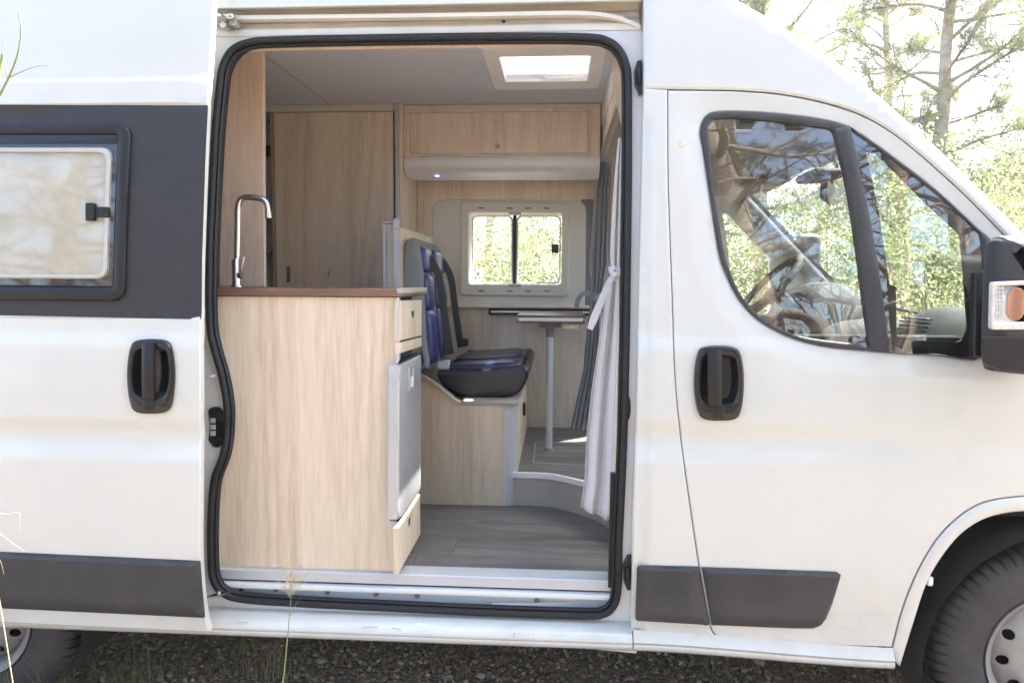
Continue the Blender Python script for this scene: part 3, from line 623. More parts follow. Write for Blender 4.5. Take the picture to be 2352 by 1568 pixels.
# wheels
def wheel(c, name, turn=0.0):
    n = 66; angs = []; sip = []
    for k in range(n):
        t = 2 * math.pi * k / n
        for d, s in ((0, 0), (.70, 0), (.72, 1), (.98, 1)): angs.append(t + d * 2 * math.pi / n); sip.append(s)
    R_ = WR; w = .235
    prof = [(.205, .012), (.215, -.004), (.25, -.012), (.29, -.010), (.318, -.001), (.330, .006), (.342, .014), (.349, .022), (.3535, .034), (.3545, .046), (.356, .060), (.348, .062), (.348, .070), (.3565, .072), (.357, .112), (.349, .114), (.349, .122), (.3565, .124), (.355, .160), (.348, .162), (.348, .170), (.354, .172), (.349, .195), (.335, .215), (.29, .228), (.21, .22)]
    dep = [0, 0, 0, 0, .000, .004, .006, .007, .007, .006, .003, 0, 0, .002, .002, 0, 0, .002, .003, 0, 0, .006, .007, .004, 0, 0]
    wh = MB().lathe(prof, c, axis='Y', angs=angs, dr=lambda i, j: dep[i] * sip[j] * 1.3)
    root = wh.build(name, M_TYRE, van, 30)
    holes = [circ(.137 * math.cos(2 * math.pi * k / 10 + .15), .137 * math.sin(2 * math.pi * k / 10 + .15), .0165, 16) for k in range(10)]
    def rf(u, v):
        r = np.hypot(u, v); return c[1] + np.interp(r, [0, .06, .085, .1, .125, .15, .165, .172], [.03, .03, .022, .018, .022, .035, .05, .055])
    m = MB().slab(circ(0, 0, .171, 72), holes, c=.002, a0=0, a1=.006, grid=.018, fn=rf, ms=.015)
    m.v = [(x + c[0], y, z + c[2]) for x, y, z in m.v]
    m.lathe([(.171, .054), (.175, .03), (.183, .012), (.192, .006), (.203, -.004), (.2075, -.006), (.2085, .002), (.204, .012), (.19, .02), (.18, .06), (.18, .2)], c, 72)
    m.lathe([(.0001, .018), (.03, .018), (.034, .022), (.034, .032)], c, 32)
    for k in range(5):
        t = 2 * math.pi * k / 5; m.lathe([(.0001, .012), (.010, .012), (.011, .03)], c + np.array([.065 * math.cos(t), 0, .065 * math.sin(t)]), 6)
    m.build('rim', M_RIM, root, 40)
    MB().lathe([(.0001, .09), (.16, .09), (.17, .1)], c, 32).build('brake', M_DARK, root)
    return root
wheel(wc, 'front_wheel'); wheel(rc, 'rear_wheel')

# --- roof, cab roof and windscreen
YM = 1.02                                        # middle of the van
sil = crom([(1640, -42), (1690, -2), (1760, 39), (1850, 94), (1950, 164), (2040, 239), (2120, 309), (2200, 385), (2280, 464), (2352, 535), (2480, 664)], 12)
cabp = [(1478, -60), (1640, -42)] + [(x, y) for x, y in sil[1:]] + [(2485, 720)] + [(x, y - 2) for x, y in rl[::-1]] + [(1479, 203)]
def ycab(x, z): return yb(x, z)
MB().slab(s2(cabp), c=.006, a0=0, a1=.05, grid=.03, fn=ycab, ms=.02, zl=np.arange(1.2, 2.5, .03), back=False).build('cab_side_panel', M_PAINT, van, 40)
near = [S(x, y, .006) for x, y in sil]
def across(p, t, bow):
    """a point of the front shell on the cross-section through side point p; t from 0 (near) to 1 (far)"""
    y = p[1] + (2 * YM - 2 * p[1]) * t; s = 1 - abs(2 * t - 1) ** 2.6
    return (p[0] + bow * s * .75, y, p[2] + bow * s * .65)
ts = np.concatenate([[0, .004, .012, .025, .045, .07], np.linspace(.1, .9, 17), [.93, .955, .975, .988, .996, 1]])
ksp = int(np.argmin([abs(p[0] - S(2088, 287)[0]) for p in near]))
top = [np.array([-2.95, .19, 2.42]), np.array([.2, .165, 2.42])]
G = [[across(np.array(q_), t, b_) for t in ts] for q_, b_ in (((.37, .175, 2.43), .165), ((.42, .172, 2.428), .155))]
G += [[across(p, t, .10 + .05 * max(0, 1 - i / 14)) for t in ts] for i, p in enumerate(near[:ksp + 1])]
MB().sheet(G).build('cab_roof', M_PAINT, van, 60)
tw = ts[(ts >= .045) & (ts <= .955)]
def wsf(p, t): return across(p, t, .10)
MB().sheet([[wsf(p, t) for t in tw] for p in near[ksp:]], flip=False).build('windscreen', M_WS, van, 60, fix=False)
for tl, nm in ((ts[ts <= .045], 'a_pillar'), (ts[ts >= .955], 'a_pillar')):
    MB().sheet([[wsf(p, t) for t in tl] for p in near[ksp:]]).build('windscreen_pillar', M_PAINT, van, 60)
# cab side at the far side: a mirrored panel with its door window
def mir(pts2): return [(x, z) for x, z in pts2]
ymir = lambda x, z: 2 * YM - yb(x, z)
farp = s2(cabp[:2] + sil[1:] + [(2485, 720)]) + [(2.1, 1.2), (2.1, .45), (-2.95, .45), (-2.95, 2.45)]
win_far = (U(1040, 440, Y=1.95), U(1330, 700, Y=1.95))
HX0, HX1, HZ0, HZ1 = U(1074, 650, Y=1.93)[0], U(1293, 650, Y=1.93)[0], U(1180, 654, Y=1.93)[2], U(1180, 489, Y=1.93)[2]
MB().slab(farp, [rect(HX0, HX1, HZ0, HZ1, .04), s2(qc), s2(wi)], c=.003, a0=0, a1=-.04, grid=.15, fn=ymir, ms=.05, zl=np.arange(.45, 2.45, .12)).build('far_side', M_PAINT, van)
# roof panel with the hatch hole
s_hat = [U(1143, 131, Z=2.378), U(1360, 131, Z=2.378), U(1155, 190, Z=2.378), U(1352, 190, Z=2.378)]
hx0, hx1 = s_hat[0][0] + .0, s_hat[1][0]; hy0, hy1 = s_hat[0][1], s_hat[2][1]
HAT = (hx0, hx1, hy0, hy1)
MB().slab(rect(-2.95, .40, .40, 1.64), [rect(*HAT)], axis='Z', a0=2.535, a1=2.5, c=.002, ms=.2).build('roof', M_PAINT, van)
n1 = near[0]
for sgn in (0, 1):
    sec = crom([(.165, 2.40), (.19, 2.46), (.26, 2.51), (.40, 2.533)], 5)
    if sgn: sec = [(2 * YM - y, z) for y, z in sec]
    MB().extr(sec, -2.95, .40, 4).build('roof_side', M_PAINT, van, 60)
MB().box(-2.98, -2.94, .06, 1.98, .42, 2.52, .02).build('rear_doors', M_PAINT, van)
m = MB()
for x0, x1, y0, y1 in ((-1.44, 1.03, .14, 1.9), (1.03, 1.9, .46, 1.58), (-2.9, -1.44, .46, 1.58)): m.box(x0, x1, y0, y1, .40, .44, 0)
m.build('underbody', M_DARK, van)
# opal roof hatch: dome, white surround inside, wire stay
dm = MB().slab(rect(HAT[0] - .03, HAT[1] + .03, HAT[2] - .03, HAT[3] + .03, .04), axis='Z', a0=2.56, a1=2.55, c=.004)
hatch = dm.build('roof_hatch', M_TRANSL, van)
fr_o = rect(U(1103, 108, Z=2.38)[0], U(1396, 108, Z=2.38)[0], U(1240, 108, Z=2.38)[1], U(1240, 205, Z=2.38)[1], .03)
fr_i = rect(HAT[0] + .005, HAT[1] - .005, HAT[2] + .005, HAT[3] - .005, .015)
MB().slab(fr_o, [fr_i], axis='Z', a0=2.378, a1=2.39, c=.004).build('hatch_frame', plain('hatch white', (.84, .85, .87), .45, var=.01), hatch)
m = MB(); r4 = resample(fr_i, .05); m.sheet([[(*p, 2.38) for p in r4], [(*p, 2.55) for p in r4]], closed_u=True); m.build('hatch_well', M_WHITEPL, hatch)
hw = [U(x, y, Z=2.50) for x, y in [(1178, 136), (1180, 150), (1195, 152), (1204, 143), (1214, 152), (1228, 150), (1300, 140), (1330, 138)]]
MB().tube(crom(hw, 4), .0045, 6).build('wire_stay', M_TRIM, hatch)

# --- wing mirrors
mo = u2(crom([(2262, 780), (2266, 660), (2274, 570), (2284, 549), (2310, 543), (2460, 556), (2490, 600), (2490, 840), (2440, 862), (2290, 853), (2266, 838)], 5, True), -.11)
def rounded(mb, pr, y0, y1, r, n=4, mi=0, ms=.025):
    """side profile (x, z) carried across from y0 to y1 with rounded edges"""
    rg = resample(pr, ms); rings = []
    for k in range(n + 1):
        t = math.pi / 2 * k / n; rings.append((inset(rg, r * (1 - math.sin(t))), y0 + r * (1 - math.cos(t))))
    rings += [(q_, y1 - (y_ - y0)) for q_, y_ in rings[::-1]]
    G = [[(p[0], y_, p[1]) for p in q_] for q_, y_ in rings]
    G = [[tuple(np.mean(G[0], 0))] * len(rg)] + G + [[tuple(np.mean(G[-1], 0))] * len(rg)]
    mb.sheet(G, mi, closed_u=True); return mb
m = rounded(MB(), mo, -.165, -.06, .045, 6)
wm = m.build('wing_mirror', M_TRIM, van, 70)
MB().slab(u2(fil([(2262, 772, 8), (2490, 775, 8), (2490, 858, 20), (2300, 850, 25), (2264, 836, 10)]), -.168), a0=-.168, a1=-.155, c=.004).build('lower_shell', M_BLK, wm)
MB().slab(u2(fil([(2280, 647, 8), (2470, 640, 8), (2470, 756, 8), (2277, 757, 8)]), -.17), [u2(fil([(2287, 656, 5), (2440, 652, 5), (2440, 738, 5), (2285, 740, 5)]), -.17)], a0=-.172, a1=-.155, c=.004).build('lens_surround', M_LENS, wm)
m = MB().slab(u2([(2284, 653), (2442, 650), (2442, 741), (2283, 743)], -.165), a0=-.165, a1=-.158, c=0)
for ix in range(3):
    for iy in range(8): a = U(2289 + ix * 7.4, 662 + iy * 9.6, Y=-.168); m.box(a[0] - .003, a[0] + .003, -.169, -.164, a[2] - .004, a[2] + .004, .0018)
m.build('clear_lens', M_LENS, wm)
m = MB()
for k in range(9):
    t = abs(k - 4) / 4.5; h = 38 * math.sqrt(1 - t * t * .7); x = 2315 + k * 4.2
    a, b = U(x, 698 - h, Y=-.168), U(x + 3.6, 698 + h, Y=-.168); m.box(a[0], b[0], -.170, -.163, b[2], a[2], .0014)
m.build('turn_signal', M_ORANGE, wm)
m = MB(); a_ = S(2270, 800, 0)
m.box(a_[0] - .02, a_[0] + .12, -.10, .03, a_[2] - .04, a_[2] + .16, .02); m.build('mirror_arm', M_BLK, wm)
fm = MB().slab(rect(1.36, 1.50, 1.42, 1.80, .04), a0=2.10, a1=2.36, c=.02).build('wing_mirror', M_TRIM, van, 70)
MB().slab(rect(2.12, 2.34, 1.45, 1.78, .03), axis='X', a0=1.357, a1=1.37, c=.003).build('mirror_glass', M_MIRROR, fm)
MB().box(1.36, 1.46, 1.95, 2.12, 1.44, 1.5, .02).build('mirror_arm', M_BLK, fm)

# ================================================================== inside of the van (fixed shell)
YW = 1.84
ZC = 2.39
MB().slab(rect(-2.9, .36, .19, 1.9), [fr_i], axis='Z', a0=ZC, a1=ZC + .02, c=0, ms=.1).build('ceiling_lining', M_CEIL, van)
MB().sweep([U(607, 128, Z=ZC - .001), U(690, 190, Z=ZC - .001), U(762, 243, Z=ZC - .001)], [(-.005, -.0003), (.005, -.0003), (.005, .003), (-.005, .003)], up=(0, 0, 1)).build('ceiling_joint', M_ALUP, van)
MB().box(-2.9, .30, .245, .26, 2.27, ZC, .002).build('upper_lining', M_WOOD, van)
# floor: vinyl planks, two levels
flo = MB().box(-2.9, .36, Yf + .005, 1.9, FZ - .06, FZ - .013, 0).build('cabin_floor', M_DARK, van)
step_b = [(1150, 1158), (1188, 1160), (1255, 1163), (1303, 1173), (1340, 1184), (1375, 1198), (1403, 1215)]
sb = [U(x, y, Z=FZ)[:2] for x, y in step_b]
ys = [Yf + .008 + .172 * k for k in range(6)]
k = 0
for y0, y1 in zip(ys, ys[1:]):
    x = -1.2 - random.random() * .7
    while x < .34:
        L = .95; x1 = min(x + L, .36)
        MB().box(max(x, -1.25) + .0006, x1 - .0006, y0 + .0006, y1 - .0006, FZ - .012, FZ, .001).build('floor_plank', M_FLOOR, flo) if x1 > -1.2 else None
        x += L
Z2 = .712
sc_ = crom([tuple(p) for p in sb], 4)
extra = [np.array(sb[-1]) + np.array([.05, -.06]), np.array([.34, .36]), np.array([.36, 1.84]), np.array([-.25, 1.84])]
plat = [tuple(p) for p in sc_] + [tuple(p) for p in extra]
MB().slab(plat, axis='Z', a0=Z2 - .006, a1=FZ, c=0, ms=.05).build('step_platform', M_GREIGE, van)
edge_ = [(p[0], p[1] - .004, Z2 - .008) for p in sc_] + [(p[0], p[1] - .004, Z2 - .008) for p in extra[:2]]
MB().sweep(edge_, [(-.012, -.012), (.006, -.012), (.006, .010), (-.012, .010)], up=(0, 0, 1)).build('step_edge', M_WHITEPL, van)
yl = .55
pl2 = np.array(plat)
while yl < 1.8:
    y1 = min(yl + .172, 1.838); lo_ = [p for p in [( -.25, yl), (.36, yl)]]
    # left end follows the step curve
    xs = []
    for q in np.linspace(yl, y1, 5):
        c_ = [p for p in sc_]; yy = np.array([p[1] for p in c_]); xx = np.array([p[0] for p in c_])
        o_ = np.argsort(yy); x_ = np.interp(q, yy[o_], xx[o_]) if q < yy.max() else -.25
        xs.append((x_ + .008, q))
    MB().slab([(a, min(max(b, yl + .0006), y1 - .0006)) for a, b in xs[::-1]] + [(.355, yl + .0006), (.355, y1 - .0006)], axis='Z', a0=Z2, a1=Z2 - .006, c=.0006, ms=.1).build('floor_plank', M_FLOOR, flo)
    yl += .172
hp = [U(x, y, Z=Z2 + .001) for x, y in ((1352, 1017), (1230, 1016), (1225, 1062), (1352, 1068))]
m = MB()
for a, b in zip(hp, hp[1:]): m.sweep([a, b], [(-.004, 0), (.004, 0), (.004, .0015), (-.004, .0015)], up=(0, 0, 1))
m.build('floor_hatch_trim', M_ALU, van)
# far wall lining with the window; rear partition
w_o = u2([(1078, 489), (1290, 491), (1289, 654), (1078, 651)], 1.815)
wx0, wx1, wz0, wz1 = w_o[0][0], w_o[1][0], w_o[2][1], w_o[0][1]
WX = (U(1078, 570, Y=YW)[0], U(1290, 570, Y=YW)[0], U(1180, 653, Y=YW)[2], U(1180, 490, Y=YW)[2])
hole = rect(*WX, .02)
MB().slab(rect(-1.9, .36, FZ, ZC), [hole], a0=YW, a1=YW + .015, c=0, ms=.1).build('wall_lining', M_WOOD, van)
mz = MB(); h4 = resample(hole, .05); h5 = resample(rect(HX0, HX1, HZ0, HZ1, .04), .05)
mz.sheet([[(p[0], YW, p[1]) for p in h4], [(p[0], 2.0, p[1]) for p in h4]], closed_u=True); mz.build('window_reveal', M_WHITEPL, van)
wp = MB().slab(u2(fil([(992, 703), (992, 458, 34), (1347, 460, 28), (1343, 705)], 8), 1.825), [hole], a0=1.825, a1=YW, c=.004, ms=.04).build('window_panel', M_CREAM, van)
MB().slab(u2([(1335, 458), (1375, 458), (1372, 705), (1330, 705)], 1.832), a0=1.832, a1=YW, c=.001).build('panel_end', M_HEAD, wp)
cf = MB().slab(u2(fil([(1058, 463, 12), (1309, 466, 12), (1306, 681, 12), (1058, 678, 12)]), 1.81), [rect(WX[0], WX[1], WX[2], WX[3], .012)], a0=1.805, a1=1.826, c=.005, ms=.04)
cw = cf.build('cabin_window', M_CREAM, van)
fo_ = rect(WX[0], WX[1], WX[2], WX[3], .012); 
m = MB(); zc_ = U(1182, 570, Y=1.9)[0]
for x0, x1 in ((WX[0] + .004, zc_ - .010), (zc_ + .010, WX[1] - .004)):
    m.slab(rect(x0, x1, WX[2] + .004, WX[3] - .004, .03), [rect(x0 + .010, x1 - .010, WX[2] + .014, WX[3] - .014, .026)], a0=1.90, a1=1.925, c=.003)
m.build('pane_rim', plain('clear pane rim', (.62, .66, .60), .25), cw)
MB().slab(rect(WX[0], WX[1], WX[2], WX[3], .01), a0=1.93, a1=1.931, c=0, back=False).build('window_pane', M_CLEAR, cw, fix=False)
MB().box(zc_ - .010, zc_ + .010, 1.89, 1.93, WX[2], WX[3], .002).build('window_bar', M_BLK, cw)
a = U(1274, 572, Y=1.87); MB().box(a[0] - .018, a[0] + .022, 1.85, 1.9, a[2] - .022, a[2] + .026, .004).build('window_latch', M_BLK, cw)
for py in (478, 668):
    for px in (1105, 1171, 1213, 1256):
        a = U(px, py + .003 * (px - 1105), Y=1.805); MB().box(a[0] - .016, a[0] + .016, 1.802, 1.806, a[2] - .0025, a[2] + .0025, .0005).build('vent_slot', M_BLK, cw)
for py in (491, 655):
    a = U(1183, py, Y=1.80); MB().box(a[0] - .035, a[0] + .035, 1.795, 1.806, a[2] - .008, a[2] + .008, .004).build('blind_clip', M_ALUP, cw)
a = U(1060, 700, Y=1.79); b = U(1375, 709, Y=1.79)
MB().box(-.9, .36, 1.79, YW, b[2], a[2], .004).build('wall_ledge', M_WOOD, van)
m = MB(); a = U(1122, 709, Y=1.80); b = U(1192, 723, Y=1.80); m.box(a[0], .2, 1.80, YW, b[2], a[2], .003); m.box(a[0] + .01, .19, 1.792, 1.802, (a[2] + b[2]) / 2 - .006, (a[2] + b[2]) / 2 + .008, .004, 1)
m.build('table_rail', [M_BLK, M_ALU], van)
MB().box(-1.95, -1.9, .1, 1.9, FZ, ZC, .002).build('rear_partition', M_WOOD, van)

# --- cab
MB().box(.30, 1.02, .16, 1.9, .58, .62, .002).build('cab_floor', M_DARK, van)
MB().box(1.02, 1.06, .47, 1.57, .42, .80, .01).build('footwell', M_DARK, van)
MB().box(1.06, 1.80, .14, 1.9, .80, .82, .002).build('cab_floor', M_DARK, van)
MB().box(1.78, 1.84, .14, 1.9, .8, 1.30, .01).build('firewall', M_DARK, van)
MB().slab(rect(.30, 1.03, .22, 1.84), axis='Z', a0=1.985, a1=2.0, c=.01, ms=.3).build('headliner', M_HEAD, van)
for yy in (.55, 1.3): MB().box(.86, 1.01, yy - .2, yy + .2, 1.96, 1.98, .008).build('sun_visor', M_HEAD, van)
MB().slab(fil([(.32, .6, .05), (1.0, .6, .05), (1.0, .92, .05), (1.25, 1.0, .05), (1.25, 1.36, .05), (.32, 1.36, .05)]), a0=.10, a1=.13, c=.005).build('door_lining', M_DASH, van)
MB().slab(fil([(.32, .6, .05), (1.0, .6, .05), (1.0, .92, .05), (1.25, 1.0, .05), (1.25, 1.34, .05), (.32, 1.34, .05)]), a0=1.93, a1=1.90, c=.005).build('door_lining', M_DASH, van)
MB().box(.235, .44, .185, .22, .56, 2.2, .01).build('pillar_lining', M_WOOD, van)
MB().box(.30, .50, 1.84, 1.92, .56, 2.0, .02).build('pillar_lining', M_HEAD, van)
fp = [np.array([p[0] - .02, 2 * YM - p[1] - .06, p[2] - .02]) for p in near[ksp:]]
MB().sweep(fp, [(.035 * math.cos(a), .045 * math.sin(a)) for a in np.linspace(0, 2 * math.pi, 13)[:-1]]).build('pillar_trim', M_HEAD, van, 60)
dash_s = crom([(1.30, .75), (1.17, .95), (1.13, 1.15), (1.17, 1.28), (1.27, 1.345), (1.45, 1.36), (1.65, 1.345), (1.80, 1.32)], 5)
dash = MB().sheet([[(x, y, z) for x, z in dash_s] for y in np.linspace(.13, 1.93, 14)]).build('dashboard', M_DASH, van, 60)
hood = crom([(1.12, 1.30), (1.16, 1.47), (1.25, 1.525), (1.38, 1.50), (1.5, 1.36)], 5)
m = MB(); G = []
for y in np.linspace(1.18, 1.72, 11):
    t = abs((y - 1.45) / .27); s = (1 - t ** 3); G.append([(x, y, 1.3 + (z - 1.3) * s) for x, z in hood])
m.sheet(G); m.build('instrument_hood', M_DASH, dash, 60)
m = MB(); G = []
for y in np.linspace(.16, .62, 11):
    t = abs((y - .39) / .23); s = (1 - t ** 3)
    G.append([(x, y, 1.2 + (z - 1.2) * s) for x, z in crom([(1.13, 1.15), (1.17, 1.33), (1.27, 1.43), (1.40, 1.43), (1.55, 1.35)], 5)])
m.sheet(G); m.build('vent_pod', M_DASH, dash, 60)
m = MB()
for i in range(9): m.box(1.155 + .003 * i, 1.165 + .005 * i, .26, .42, 1.295 + .013 * i, 1.301 + .013 * i, .001)
m.build('vent_louvre', M_BLK, dash)
sw = MB(); c = np.array([1.03, 1.45, 1.50]); n_ = 40
sw.tube([(c[0] + .19 * math.cos(t), c[1] + .19 * math.sin(t), c[2]) for t in np.linspace(0, 2 * math.pi, n_ + 1)[:-1]], .016, 10, True, up=(0, 0, 1))
for t in (0.1, math.pi - .1, -math.pi / 2): sw.tube([(c[0] + .04 * math.cos(t), c[1] + .04 * math.sin(t), c[2] - .03), (c[0] + .185 * math.cos(t), c[1] + .185 * math.sin(t), c[2])], .014, 8, up=(0, 0, 1))
sw.lathe([(.0001, .0), (.05, -.003), (.065, -.02), (.06, -.05), (.0001, -.055)], c - np.array([0, 0, .01]), 24, 'Z')
sw.tube([(c[0], c[1], c[2] - .05), (c[0], c[1], c[2] - .38)], .035, 10)
sw.rot(c, 'Y', R(-48)); sw.rot(c, 'Z', 0)
sw.build('steering_wheel', M_DASH, van, 60)
im = MB(); a = U(1893, 445, Y=1.02); im.slab([(a[1] + y, a[2] + z) for y, z in rect(-.12, .12, -.038, .038, .03)], axis='X', a0=a[0], a1=a[0] + .03, c=.008); im.rot(a, 'Z', R(-28)); im.tube([a + np.array([.02, 0, .03]), a + np.array([.05, 0, .10]), a + np.array([.03, 0, .16])], .009, 8)
im.build('interior_mirror', M_BLK, van, 60)
a = U(1905, 388, Y=.95); MB().box(a[0] - .08, a[0] + .06, .90, 1.14, 1.95, 1.984, .012).build('roof_console', M_DASH, van)
# bonnet
G = []
for x, z in crom([(1.76, 1.335), (2.0, 1.24), (2.3, 1.08), (2.5, .92), (2.56, .7)], 4):
    G.append([(x - .22 * abs((y - YM) / .85) ** 3 * (x - 1.7), y, z - .10 * abs((y - YM) / .85) ** 3) for y in np.linspace(.17, 1.87, 13)])
MB().sheet(G).build('bonnet', M_PAINT, van, 60)
# the nose ahead of the door: wing sides, front face, bumper
ex = S(2480, 1000)[0] - .012
arc_ = [(wc[0] + .455 * math.cos(t), wc[2] + .455 * math.sin(t)) for t in np.linspace(.2, math.acos((ex - wc[0]) / .455), 14)]
nose = [(ex, 1.40), (1.76, 1.325), (2.0, 1.20), (2.3, 1.03), (2.47, .88), (2.55, .72), (2.55, .45)] + arc_
for fn_, nm in ((yb, 'front_wing'), (lambda x, z: 2 * YM - yb(x, z) - .03, 'front_wing')):
    MB().slab(nose, c=.006, a0=0, a1=.03, grid=.08, fn=fn_, ms=.03, zl=np.arange(.4, 1.5, .06)).build(nm, M_PAINT, van, 40)
MB().sheet([[(2.56 - .16 * abs((y - YM) / .87) ** 4, y, z) for y in np.linspace(.15, 1.89, 15)] for z in (.72, .62, .5, .38)]).build('front_bumper', M_TRIM, van, 60)
m = MB()
for y0, y1 in ((.35, 1.0), (1.1, 1.7)): m.tube([(1.70, y0, 1.37), (1.69, y1, 1.40)], .008, 6)
m.build('wiper', M_BLK, van)

# ================================================================== furniture
KX, KY = -.4925, .115
kit = thing('kitchen_unit', (-.85, .3, FZ), 'pale wooden kitchen unit with dark brown worktop just inside the door opening', 'kitchen cabinet')
kz = U(918, 683, Y=KY)[2]; kzt = U(917, 662, Y=KY - .012)[2]
kp = [(430, 680), (914.5, 683), (914.5, 824), (911, 832), (902, 836), (894, 838), (892, 846), (891, 1185), (893, 1193), (900, 1197), (908, 1200), (911, 1208), (910.5, 1322), (430, 1303)]
kpm = u2(kp, KY); kpm = [(max(x, -1.3), z) for x, z in kpm]; kpm[-1] = (kpm[-1][0], FZ + .003); kpm[-2] = (kpm[-2][0], FZ + .003); kpm[0] = (kpm[0][0], kz); kpm[1] = (kpm[1][0], kz)
MB().slab(kpm, a0=KY, a1=KY + .016, c=.0008, ms=.1).build('front_panel', M_WOODK, kit)
tp = [(p[0] + .0025, KY + .002, p[1]) for p in kpm[1:-1]]
MB().sweep(tp, [(-.0035, -.004), (.0035, -.004), (.0035, .016), (-.0035, .016)]).build('edge_profile', M_ALUP, kit)
MB().box(-1.3, KX - .045, KY + .02, .50, FZ + .003, kz - .002, .001).build('carcass', M_DARK, kit)
tops = MB().box(-1.32, KX + .008, KY - .012, .515, kz + .001, kzt, .003).build('worktop', M_WALN, kit)
m = MB()
for k in range(3): zz_ = kz + (kzt - kz) * (.25 + .25 * k); m.box(-1.3, KX + .0085, KY - .0126, KY, zz_ - .0014, zz_ + .0014, .0003)
m.build('worktop_ply', wood('light ply line', (.14, .08, .045), (.22, .13, .08), (.3, .2, .13), 'X'), tops)
MB().box(KX - .012, KX + .0095, KY - .0135, .51, kz + .012, kzt + .001, .002).build('worktop_end', M_GREIGE, tops)
def xface(px, X): return [tuple(U(x, y, X=X)[1:]) for x, y in px]
def xslab(px, X, d, name, mat, par, c=.0015):
    return MB().slab(xface(px, X), axis='X', a0=X, a1=X - d, c=c, ms=.05).build(name, mat, par)
d1 = xslab([(920, 690), (968.5, 689), (968.5, 770), (920, 782)], KX, .018, 'drawer_front', M_WOODK, kit)
xslab([(920, 787), (968.5, 775), (968.5, 795), (920, 811)], KX, .018, 'filler_panel', M_WOODK, kit)
d2 = xslab([(915, 1212), (921, 1206), (930, 1194), (946, 1166), (965, 1134), (966, 1226), (915.5, 1317)], KX, .018, 'drawer_front', M_WOODK, kit)
xslab([(944.5, 712), (951.5, 711), (951.5, 729), (944.5, 730)], KX + .003, .004, 'catch', M_ALU, d1, .001); xslab([(946.5, 714.5), (950, 714), (950, 726), (946.5, 726.5)], KX + .004, .003, 'catch_slot', M_BLK, d1, .0005)
xslab([(937.5, 1192), (943, 1185), (943, 1204), (937.5, 1212)], KX + .003, .004, 'catch', M_ALU, d2, .001); xslab([(939.5, 1192), (942, 1189), (942, 1202), (939.5, 1206)], KX + .004, .003, 'catch_slot', M_BLK, d2, .0005)
# refrigerator
fr = thing('refrigerator', (KX - .2, .32, FZ + .1), 'silver refrigerator with bulging door under the end of the wooden kitchen unit', 'fridge')
MB().slab(xface([(918.5, 838), (968, 814), (967, 1120), (962, 1133), (944, 1160), (925, 1186), (916, 1193)], KX), axis='X', a0=KX, a1=KX - .034, c=.006, ms=.04).build('fridge_door', M_FRIDGE, fr, 60)
MB().box(KX - .42, KX - .036, .14, .49, FZ + .14, FZ + .58, .002).build('fridge_body', M_BLK, fr)
pts = xface([(921, 832.5), (968, 809.5), (968, 814), (921, 837)], KX - .004); MB().slab(pts, axis='X', a0=KX - .004, a1=KX - .03, c=.001).build('top_trim', M_BLK, fr)
ho = xface([(941, 842), (953, 837), (952.5, 893), (941, 899)], KX + .003); hi_ = xface([(943.2, 846), (951, 843), (950.6, 886), (943.2, 890)], KX + .003)
hh = MB().slab(ho, [hi_], axis='X', a0=KX + .003, a1=KX - .002, c=.0015).build('handle', M_ALU, fr)
MB().slab(xface([(943.5, 866), (950.6, 862), (950.4, 886), (943.5, 890)], KX + .001), axis='X', a0=KX + .0015, a1=KX - .003, c=.001).build('handle_flap', M_WHITEPL, hh)
# tap
tc = U(543, 658, Z=kzt); tY = .30; tc = U(543, 657, Y=tY); tc[2] = kzt
tap = thing('tap', tc, 'tall brushed steel swan neck tap standing on the brown worktop', 'tap')
W = lambda x, y: U(x, y, Y=tY)
MB().lathe([(.0001, 0), (.020, 0), (.020, .006), (.0145, .008), (.0145, .092), (.0115, .096), (.0001, .097)], tc, 24, 'Z').build('tap_body', M_STEEL, tap)
sp = [W(544, 605), W(545, 560), W(546, 500), W(547, 475), W(552, 459), W(563, 453.5), W(580, 453.5), W(597, 456), W(608, 461), W(614, 472), W(616, 490)]
MB().tube(crom(sp, 5), .0105, 12).build('spout', M_STEEL, tap, 60)
MB().tube([W(615.8, 486), W(617, 501)], .0118, 12).build('spout_nozzle', M_STEEL, tap)
m = MB(); a = W(556, 632); m.lathe([(.0001, 0), (.011, 0), (.012, .012), (.0001, .014)], a + np.array([-.01, -.006, 0]), 16, 'X'); m.tube([a, a + np.array([.002, -.01, .018]), W(560, 590)], .0035, 8); m.build('lever', M_STEEL, tap)
# tall panel
tl_ = u2([(430, 60), (603, 60), (607, 664), (430, 664)], .52)
tall = MB().slab([(-1.35, kzt + .001), (tl_[2][0], kzt + .001), (tl_[1][0], ZC - .002), (-1.35, ZC - .002)], a0=.52, a1=.54, c=.001, ms=.2).build('tall_panel', M_WOODT, label='tall warm wooden partition rising behind the tap to the ceiling', cat='partition')
# washroom
WY = 1.45
wr = thing('washroom', (-1.1, 1.6, FZ), 'wooden washroom cubicle with a wide flush door in the rear corner', 'washroom')
wx = lambda px: U(px, 450, Y=WY)[0]; wz = lambda py: U(800, py, Y=WY)[2]
dr = MB().box(wx(632), wx(904), WY, WY + .02, FZ + .02, wz(258), .0015).build('door', M_WOOD, wr)
a = u2([(653, 606), (671, 606), (671, 653), (653, 653)], WY - .003); b = u2([(658, 611), (666.5, 611), (666.5, 648), (658, 648)], WY - .003)
MB().slab(fil([(*p, .004) for p in a]), [fil([(*p, .003) for p in b])], a0=WY - .003, a1=WY + .002, c=.001).build('flush_pull', M_CREAM, dr)
MB().slab(b, a0=WY - .001, a1=WY + .001, c=0).build('pull_recess', plain('shaded grey', (.16, .16, .12), .6), dr)  # flat plate; the shade inside the pull is put into its grey
a = u2([(752, 622), (757, 622), (757, 637), (752, 637)], WY - .003); MB().slab(a, a0=WY - .003, a1=WY + .001, c=.0005).build('lock', M_GREIGE, dr)
